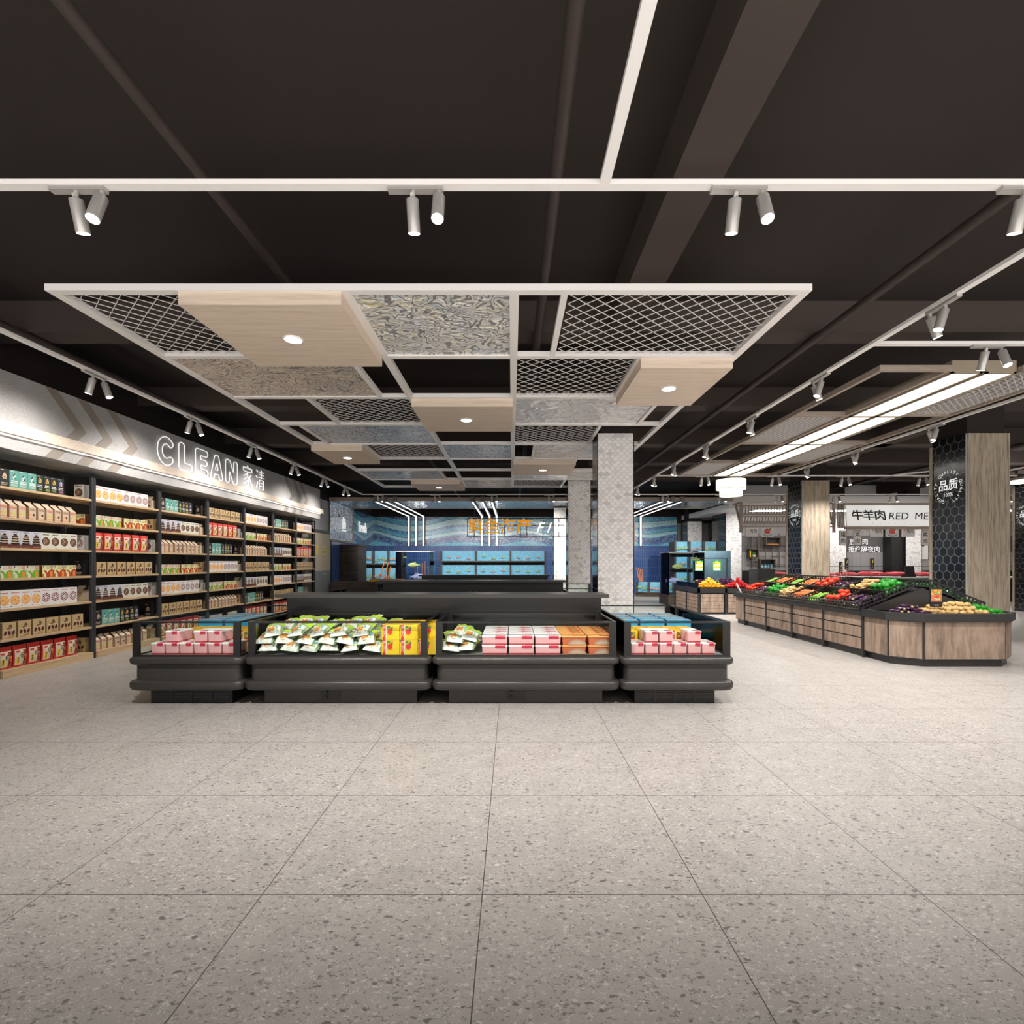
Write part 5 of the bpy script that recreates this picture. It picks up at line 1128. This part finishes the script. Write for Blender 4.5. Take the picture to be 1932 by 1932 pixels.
# tanks
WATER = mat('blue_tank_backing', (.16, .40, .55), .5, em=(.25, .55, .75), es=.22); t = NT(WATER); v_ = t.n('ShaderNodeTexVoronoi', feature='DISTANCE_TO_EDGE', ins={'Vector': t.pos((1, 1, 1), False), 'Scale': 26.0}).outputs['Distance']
cc = t.ramp(v_, [(0, (.45, .68, .76)), (.10, (.13, .38, .52)), (.5, (.06, .24, .38))]); t.out(cc); t.t.links.new(cc, t.b.inputs['Emission Color'])  # pale web of water caustics painted into the backing, with a faint glow
def fish_mesh(c1, c2, L=.3):
    m = M(); n = 10; rings = []
    for t_, rh, rw in ((0, .02, .01), (.08, .10, .05), (.25, .17, .08), (.45, .19, .08), (.65, .13, .05), (.82, .05, .02), (.88, .045, .012)):
        rings.append([(L * (t_ - .5), L * rw * math.cos(2 * PI * k / n), L * rh * math.sin(2 * PI * k / n)) for k in range(n)])
    m.loft(rings, c1, True); m.add([(L * .36, 0, 0), (L * .5, .004, L * .12), (L * .46, 0, 0), (L * .5, .004, -L * .12)], [(0, 1, 2), (0, 2, 3)], c2); m.add([(-L * .1, 0, L * .17), (L * .12, 0, L * .27), (L * .22, 0, L * .12)], [(0, 1, 2)], c2); m.add([(-L * .05, L * .085, -.01), (L * .10, L * .12, -L * .06), (L * .05, L * .08, .01)], [(0, 1, 2)], c2)
    for s in (-1, 1): m.add([(-L * .40 + .008 * math.cos(a), s * L * .055, L * .04 + .008 * math.sin(a)) for a in [k * PI / 3 for k in range(6)]], [tuple(range(6))], BLACK)
    return m
FM = [fish_mesh(C_('fish_green', (.50, .52, .18)), C_('fish_fin_green', (.25, .30, .08))).build('fish', mesh_only=True), fish_mesh(C_('fish_coral', (.75, .38, .28)), C_('fish_fin_red', (.5, .12, .08))).build('fish', mesh_only=True), fish_mesh(C_('fish_lilac', (.42, .40, .62)), C_('fish_fin_grey', (.2, .2, .32))).build('fish', mesh_only=True)]
def fish(k, x, y, z, s, rz, lab): tag(put('fish', FM[k], mw=T(x, y, z) @ RZ(rz) @ SC(s, s, s)), lab, 'fish', 'fish in the tanks')
FC = ['green', 'coral', 'lilac']
def bank(label, x, y, z0, cols, rows, cw, ch, dep, rz, step=.0, wood_=DRIFT):
    """stepped shelf of open tanks, front face along -Y before rotation"""
    r = thing('tank_shelf', label, 'fish tank', (x, y, 0), rz)
    q = M(); W = cols * cw + .08
    for rI in range(rows):
        zb = z0 + rI * (ch + .20); yo = rI * step
        q.box(0, yo, zb - .07, W, yo + dep, zb, wood_); 
        for c in range(cols + 1): q.box(c * cw, yo, zb, c * cw + .08, yo + dep, zb + ch, wood_)
    q.box(0, dep + step * (rows - 1), 0, W, dep + step * (rows - 1) + .05, z0 + rows * (ch + .20) - .2, wood_); q.box(0, 0.05, 0, W, dep, z0 - .07, wood_); q.build('rack', r)
    for rI in range(rows):
        zb = z0 + rI * (ch + .20); yo = rI * step
        for c in range(cols):
            q = M(); q.box(c * cw + .08, yo + .22, zb, (c + 1) * cw, yo + .23, zb + ch, WATER); q.box(c * cw + .08, yo + .02, zb, (c + 1) * cw, yo + .22, zb + .01, WATER); tk = q.build('tank', r)
            M().box(c * cw + .085, yo + .005, zb, (c + 1) * cw - .005, yo + .015, zb + ch, TANKGLASS).build('tank_glass', tk)
            rr = random.Random(c * 7 + rI * 3 + int(x * 10)); k = (c + rI) % 2
            for f in range(3):
                a = T(x, y, 0) @ RZ(rz) @ T(c * cw + .08 + (cw - .08) * (.2 + .3 * f), yo + .12, zb + .10 + rr.uniform(0, ch * .25))
                tag(put('fish', FM[(0, 1)[k]], mw=a @ RZ(R(rr.choice([0, 180]) + rr.uniform(-15, 15))) @ SC(.8, .8, .8)), 'small %s fish in the %s tank of the %s row, %s' % (FC[k], ORD[c], ('lowest', 'middle', 'upper')[rI], label.split(' ')[0] + ' shelf'), 'fish', 'fish in the tank shelves')
    return r
bank('middle six-tank dark wood shelf against the blue back wall', -3.35, 24.1, .92, 3, 2, 1.62, .46, .9, 0)
bank('left-hand tank shelf along the side wall of the fish corner', -6.5, 21.75, .75, 3, 2, .62, .52, .6, R(4))
bank('right-hand tank shelf behind the second stand', 6.95, 22.2, .62, 3, 3, .62, .46, .7, R(0), 0)
bank('low tank shelf right of the white columns', 5.45, 22.9, .22, 3, 1, .52, .42, .5, R(-24))
cb = thing('fish_cabinet', 'tall dark driftwood cabinet beside the fish corner side wall', 'cabinet', (0, 0, 0)); M().box(-6.68, 20.2, 0, -6.0, 21.4, 2.15, DRIFT).build('body', cb); M().box(-6.68, 20.18, 2.15, -5.98, 21.42, 2.2, DRIFT).build('top', cb)
ct = thing('fish_counter', 'low dark driftwood counter in the fish corner', 'counter', (0, 0, 0)); M().box(-6.6, 18.9, 0, -3.9, 19.9, .72, DRIFT).build('body', ct); M().box(-6.62, 18.86, .72, -3.88, 19.9, .80, DRIFT).build('top', ct)
tag((lambda q: (q.box(-5.3, 19.1, .80, -4.0, 19.5, .86, PYEL), q.box(-5.25, 19.15, .86, -4.05, 19.45, .90, PORG), q.build('ice_tray'))[2])(M()), 'yellow tray on the driftwood counter in the fish corner', 'tray')
STK = mat('orange_wood_stick', (.60, .22, .06), .5)
for k, (x0, x1, z1) in enumerate(((-5.38, -5.0, 1.55), (-5.15, -4.85, 1.50), (-5.0, -4.75, 1.35))):
    tag(M().tube([(x0, 20.05, .01), (x1, 20.35, z1)], .022, STK, 6).build('wooden_stick'), 'orange wooden stick leaning in the left fish corner, %s of three' % ORD[k], 'stick', 'orange sticks in the left fish corner')
for k, (x, h) in enumerate(((-4.52, 1.30), (-4.40, 1.12), (-4.18, 1.22), (-4.05, 1.32), (-3.9, 1.10))):
    tag(M().tube([(x, 24.2, .01), (x - .03, 24.3, h + .25)], .018, STK, 6).build('wooden_stick'), 'thin orange stick left of the middle tank shelf, %s of five' % ORD[k], 'stick', 'orange sticks by the middle tank shelf')
for k in range(4): tag(M().tube([(5.6 + k * .05, 22.8, .66), (5.45 + k * .08, 22.7, 1.28 - k * .03)], .02, STK, 6).build('wooden_stick'), 'orange stick on the low tank shelf, %s of four' % ORD[k], 'stick', 'orange sticks by the low tank shelf')
def show_tank(label, x0, y0, x1, y1, z0, z1, fs):
    r = thing('display_tank', label, 'fish tank', (0, 0, 0)); t_ = .015
    for b_ in ((x0, y0, z0, x1, y0 + t_, z1), (x0, y1 - t_, z0, x1, y1, z1), (x0, y0, z0, x0 + t_, y1, z1), (x1 - t_, y0, z0, x1, y1, z1)): M().box(*b_, TANKGLASS).build('glass_pane', r)
    M().box(x0 - .02, y0 - .02, 0, x1 + .02, y1 + .02, z0, DRIFT).build('base', r)
    q = M(); q.tube([(x0, y0, z1), (x1, y0, z1), (x1, y1, z1), (x0, y1, z1)], .012, WHITE, 6, closed=True); q.build('rim', r)
    for k, (c, x, y, z, s) in enumerate(fs): fish(c, x, y, z, s, R(8 if c != 2 else 172), '%s fish, %s from the top, in the %s' % (FC[c], ORD[k], label.split(' by')[0]))
show_tank('tall glass tank by the left tank shelf', -4.62, 20.6, -3.25, 21.8, .6, 1.95, [(0, -4.3, 20.9, 1.72, .6), (0, -3.95, 20.9, 1.40, 1.7), (2, -3.80, 20.85, .93, 2.3)])
show_tank('tall cylindrical-looking glass tank by the second stand', 5.50, 18.2, 6.75, 19.3, .35, 1.86, [(0, 6.55, 18.5, 1.62, 1.2), (0, 5.95, 18.5, 1.36, 1.7), (2, 5.75, 18.5, .86, 1.8)])
BLUEM = speckle('blue_grey_mosaic', (.20, .34, .42), (.09, .18, .25), 30); m = M(); m.box(7.1, 19.8, 0, 8.35, 20.4, 1.95, BLUEM); tag(m.build('tank_block'), 'blue mosaic tank block right of the glass tank', 'fish tank')

# ================================================================ meat corner
YC = 19.9
mc = thing('meat_counter', 'long white and charcoal butcher counter in the meat corner', 'counter', (0, 0, 0))
M().box(10.2, YC, 0, 21.5, YC + 1.0, .90, STEELK).build('body', mc); M().box(10.2, YC - .03, .90, 21.5, YC + 1.03, .95, WHITE).build('counter_top', mc)
q = M(); q.box(10.2, YC + .85, 1.10, 21.5, YC + .86, 1.34, GLASS); q.build('glass_guard', mc)
q = M(); q.box(10.2, YC + .85, 1.34, 21.5, YC + .87, 1.355, BLACK); q.build('guard_rail', mc)
RAW = mat('raw_beef', (.48, .02, .035), .3); t = NT(RAW); n_ = t.n('ShaderNodeTexNoise', ins={'Vector': t.pos((1, 3, 1), False), 'Scale': 9.0, 'Detail': 3.0, 'Distortion': 1.}).outputs[0]; t.out(t.ramp(n_, [(.40, (.62, .03, .05)), (.60, (.38, .01, .03)), (.64, (.70, .38, .38))]))
def meat(seed):
    rr = random.Random(seed); m = M(); rings = []; n = 14
    for j in range(9):
        t_ = PI * (j + .3) / 8.6; rings.append([(.5 * -math.cos(t_), .22 * (math.sin(t_) ** .6) * math.cos(2 * PI * k / n) * (1 + .12 * math.sin(j * 2 + k)), .085 + .085 * (math.sin(t_) ** .6) * math.sin(2 * PI * k / n) * (1 + .12 * math.sin(2.5 * j + k))) for k in range(n)])
    return m.loft(rings, RAW, True)
MM = [meat(s).build('beef_cut', mesh_only=True) for s in (1, 2, 3)]
for k, (x, s) in enumerate(((9.75 + .55, 1.0), (10.3 + .75, .9), (13.05, .95), (14.0, 1.1), (14.95, 1.0), (16.0, .95), (17.4, 1.0), (18.4, .9), (12.2, .8))):
    tag(put('beef_cut', MM[k % 3], mw=T(x, YC + .35, .968) @ RZ(R(rnd.uniform(-8, 8))) @ SC(s * .86, 1, s * 1.05)), 'red raw beef cut on the butcher counter, %s from the left' % ORD[sorted([10.3, 11.05, 13.05, 14, 14.95, 16, 17.4, 18.4, 12.2]).index({0: 10.3, 1: 11.05}.get(k, x))], 'meat', 'beef cuts on the butcher counter')
sc_ = thing('weighing_scale', 'dark grey weighing scale standing on the butcher counter', 'scale', (15.35, YC + .05, .952)); M().box(-.17, -.02, 0, .17, .30, .10, STEELK).build('body', sc_); q = M(); q.tf = RX(R(-8)); q.box(-.17, .02, .10, .17, .08, .42, STEELK); q.build('display_back', sc_)
cbk = thing('dark_cabinet', 'dark cabinet at the left end of the butcher counter', 'cabinet', (0, 0, 0)); M().box(9.5, YC + .1, 0, 10.15, YC + .9, 1.24, STEELK).build('body', cbk)
# pergola style awnings
def awning(label, x0, x1, y, z0, z1):
    r = thing('slatted_awning', label, 'awning', (0, y, 0)); q = M(); dy = .45
    for x in (x0, x1): q.bar((x, 0, z0 - .22), (x, 0, z1 + .08), .09, .06, BEIGE); q.bar((x, 0, z0 - .0), (x, dy, z1 + .05), .06, .06, BEIGE); q.bar((x, 0, z1 + .06), (x, dy + .2, z1 + .06), .06, .06, BEIGE)
    zm = (z0 + z1) / 2
    for z, yy in ((z0, 0), (z0 + .12, .08), (zm - .02, .22), (zm + .06, .25), (z1, .42)): q.bar((x0, yy, z), (x1, yy, z), .05, .045, BEIGE)
    q.build('frame', r); n = int((x1 - x0) / .105)
    for k in range(2):
        a, b, ya, yb = ((z0 + .12, zm - .02, .08, .22), (zm + .06, z1, .25, .42))[k]; q = M()
        for i in range(n): xx = x0 + .06 + i * .105; q.bar((xx, ya, a), (xx + .10, yb, b), .028, .028, BEIGE)
        q.build('slat_row', r)
awning('beige slatted awning left of the far wooden column', 8.25, 10.15, 18.7, 2.80, 3.60)
awning('beige slatted awning right of the far wooden column', 10.75, 11.6, 18.7, 2.80, 3.60)
awning('beige slatted awning at the far right of the meat corner', 17.5, 20.5, 18.7, 2.80, 3.60)
rs = thing('shop_sign', 'white slanted sign reading RED MEAT with black Chinese characters', 'sign', (0, 0, 0))
q = M(); X0_, X1_, Yb, zb, zt_ = 11.80, 17.2, 18.4, 2.79, 3.57
q.add([(X0_ + .12, Yb, zb), (X1_, Yb, zb), (X1_, Yb + .35, zt_), (X0_ + .30, Yb + .35, zt_), (X0_ + .12, Yb + .06, zb), (X1_, Yb + .06, zb), (X1_, Yb + .41, zt_), (X0_ + .30, Yb + .41, zt_)], [(0, 1, 2, 3), (7, 6, 5, 4), (0, 3, 7, 4), (1, 5, 6, 2), (0, 4, 5, 1), (3, 2, 6, 7)], mat('sign_board_glow', (.86, .85, .82), .5, em=(1, .98, .94), es=.40)); q.build('sign_board', rs)  # board material glows a little to look whiter
q = M(); q.bar((X0_, Yb - .02, zb - .06), (X1_, Yb - .02, zb - .06), .1, .09, BEIGE); q.bar((X0_ + .2, Yb + .38, zt_ + .05), (X1_, Yb + .38, zt_ + .05), .1, .07, BEIGE)
for k in range(5): q.bar((X0_ - .02 - k * .055, Yb, zb - .05), (X0_ + .18 - k * .055, Yb + .38, zt_ + .05), .035, .08, FINB if k % 2 else BEIGE)
q.build('frame', rs)
sl = math.atan2(.35, zt_ - zb); bt = T(0, Yb + .35 / 2 - .012, (zb + zt_) / 2) @ RX(-sl) @ F0
for k, ch in enumerate('牛羊肉'):
    q = M(); q.tf = bt; q.text(ch, .45, BLACK, 12.34 + k * .405, -.01, .001, off=.016, shear=.15); q.build('character', rs)
for k, (ch, x) in enumerate((('RED', 13.78), ('MEAT', 14.85))): q = M(); q.tf = bt; q.text(ch, .40, BLACK, x, -.03, .001, shear=.4); q.build('lettering', rs)
def small_sign(label, x, y, z, w, h, txt, kind='v'):
    r = thing('hanging_sign', label, 'sign', (x, y, z), 0); q = M(); q.box(-w / 2, 0, -h / 2, w / 2, .03, h / 2, BEIGE if kind == 'v' else WHITE); q.tube([(-w * .3, .015, h / 2), (-w * .3, .015, h / 2 + .18)], .004, BLACK, 4); q.tube([(w * .3, .015, h / 2), (w * .3, .015, h / 2 + .18)], .004, BLACK, 4); q.build('board', r)
    q = M(); q.tf = T(0, -.002, 0) @ F0; q.rect(-w / 2 + .02, -h / 2 + .02, w / 2 - .02, h / 2 - .02, PW)
    if kind == 'v':
        for k, ch in enumerate(txt): q.text(ch, .19, BLACK, 0, h * .2 - k * h * .42, .002, off=.012)
    elif kind == 'eat': q.disc(-w * .32, h * .22, .025, PRED, .001, 8); q.text('吃肉', .16, BLACK, w * .12, .03, .002, off=.01, sx=.8)
    else:
        q.disc(0, -.04, w * .42, C_('plate_rim', (.25, .42, .38)), .001, 20, h * .36); q.disc(0, .0, w * .42, PW, .0015, 20, h * .33); q.poly([(-w * .30, .0), (-w * .22, .11), (.0, .13), (w * .22, .07), (w * .18, -.06), (-w * .1, -.08)], C_('meat_print', (.72, .12, .10)), .002); q.disc(w * .2, .11, .04, PGRN, .0025, 8)
    q.build('printed_face', r)
small_sign('small white sign with the characters for pork', 11.74, 18.40, 2.37, .26, .52, '猪肉'); small_sign('small white sign with the characters for chicken', 12.25, 18.40, 2.37, .27, .52, '鸡肉'); small_sign('small white sign with the characters for duck', 14.65, 18.40, 2.37, .27, .52, '鸭肉')
small_sign('white eat-meat board hanging from the left awning', 8.66, 18.72, 2.60, .45, .33, '', 'eat'); small_sign('plate of meat board hanging from the left awning', 9.22, 18.72, 2.60, .45, .33, '', 'plate')
small_sign('white eat-meat board below the RED MEAT sign, left one', 12.95, 18.42, 2.58, .45, .33, '', 'eat'); small_sign('plate of meat board below the RED MEAT sign', 13.5, 18.42, 2.58, .45, .33, '', 'plate'); small_sign('white eat-meat board below the RED MEAT sign, right one', 14.08, 18.42, 2.58, .45, .33, '', 'eat')
OUTL = mat('lettering_shadow', (.03, .03, .03), .5)
for txt, z, x, lb in (('放心肉', 2.38, 15.0, 'white lettering on the slim grey tile, upper line'), ('拒绝隔夜肉', 2.06, 15.24, 'white lettering on the slim grey tile, lower line')):
    q = M(); q.tf = T(x, YM - .03, z) @ F0; q.text(txt, .275, mat('glow_lettering', (.85, .85, .83), .5, em=(1, 1, 1), es=.35), 0, 0, .02, off=.012); q.tf = T(x + .008, YM - .01, z - .01) @ F0; q.text(txt, .275, OUTL, 0, 0, .0, off=.03)  # white letters carry a faint glow in their material
    tag(q.build('wall_lettering'), lb, 'sign')
# wall lattice with small shelves
wl = thing('wall_shelf', 'brown wall lattice with three box shelves left of the far column', 'shelf', (0, 0, 0)); q = M(); BR = mat('bronze_bar', (.17, .13, .09), .5)
for k, x in enumerate((10.35, 10.65, 10.95, 11.25, 11.55, 11.85)): q.box(x - .018, YM - .10, 1.25, x + .018, YM - .07, 2.75, BR)
for z in (1.40, 1.78, 2.25, 2.6): q.box(10.15, YM - .07, z - .012, 11.85, YM - .05, z + .012, BR)
q.build('bar_lattice', wl)
for k, (x, z, w_, h_) in enumerate(((10.36, 1.90, .42, .36), (11.2, 2.42, .66, .34), (10.95, 1.45, .66, .40))):
    q = M()
    for b_ in ((x - w_ / 2, z - h_ / 2, x + w_ / 2, z - h_ / 2 + .025), (x - w_ / 2, z + h_ / 2 - .025, x + w_ / 2, z + h_ / 2), (x - w_ / 2, z - h_ / 2, x - w_ / 2 + .025, z + h_ / 2), (x + w_ / 2 - .025, z - h_ / 2, x + w_ / 2, z + h_ / 2)): q.box(b_[0], YM - .30, b_[1], b_[2], YM - .10, b_[3], BR)
    q.box(x - w_ / 2, YM - .11, z - h_ / 2, x + w_ / 2, YM - .10, z + h_ / 2, BLACK); q.build('box_shelf', wl)
pt = thing('potted_plant', 'tiny potted plant in the left box shelf', 'plant', (10.40, YM - .2, 1.745)); M().lathe([(.05, 0), (.075, .09)], WHITE, 12).build('pot', pt); q = M()
for k in range(8): a = k * .8; q.add([(0, 0, .09), (.09 * math.cos(a), .05 * math.sin(a), .17), (.06 * math.cos(a + .5), .04 * math.sin(a + .5), .22)], [(0, 1, 2)], LEAF)
q.build('leaves', pt)
tag(M().box(10.21, YM - .25, 1.745, 10.25, YM - .12, 2.0, PYEL).build('book'), 'yellow book beside the tiny plant', 'book')
for k in range(4): 
    q = M(); q.lathe([(.045, 0), (.045, .14), (.04, .15)], C_('jar_blue', (.08, .30, .45)), 12); q.lathe([(.0455, .03), (.0455, .07)], PW, 12, cap0=False, cap1=False); tag(q.build('jar', loc=(10.76 + k * .13, YM - .2, 1.276)), 'blue jar with white band on the lowest box shelf, %s from left' % ORD[k], 'jar', 'blue jars on the box shelf')
for k in range(2): tag(put('sausage_tray', (lambda q: (q.box(-.11, -.05, 0, .11, .05, .03, PORG), q.disc(0, 0, .09, PYEL, .031, 10, .04), q.build('sausage_tray', mesh_only=True))[2])(M()), mw=T(11.08 + k * .25, YM - .2, 2.276)), 'orange food tray on the top box shelf, %s' % ('left', 'right')[k], 'tray')
for k, x in enumerate((17.75, 18.9)):
    r = thing('wall_poster', 'framed pale poster on the meat corner wall, %s' % ('left', 'right')[k], 'poster', (x, YM - .05, 0)); q = M(); q.box(-.27, 0, 1.62, .27, .04, 2.42, BLACK); q.build('frame', r); q = M(); q.box(-.25, -.004, 1.64, .25, 0, 2.40, PW); q.box(-.02, -.006, 2.2, .08, -.004, 2.3, BLACK); q.build('print', r)
# lit cove strip along the white ceiling edge
q = M(); q.box(8.3, 19.63, 3.752, 23.5, 19.68, 3.77, LED); struct('trim_1', q, 'light cove strip of the meat corner')

MPAN = mat('meat_fill_glow', (1, 1, 1), .5, em=(1, .98, .95), es=22.)  # fill panels added to brighten the meat corner
for k, x in enumerate((10.0, 13.0, 16.0, 19.0)):
    r = thing('added_light_panel', 'added flat fill light over the meat corner, %s from the left' % ORD[k], 'ceiling light', (x, 20.25, 3.52)); q = M(); q.box(-.62, -.32, 0, .62, .32, .03, WHITE); q.build('frame', r); q = M(); q.box(-.59, -.29, -.004, .59, .29, 0, MPAN); q.build('diffuser', r)
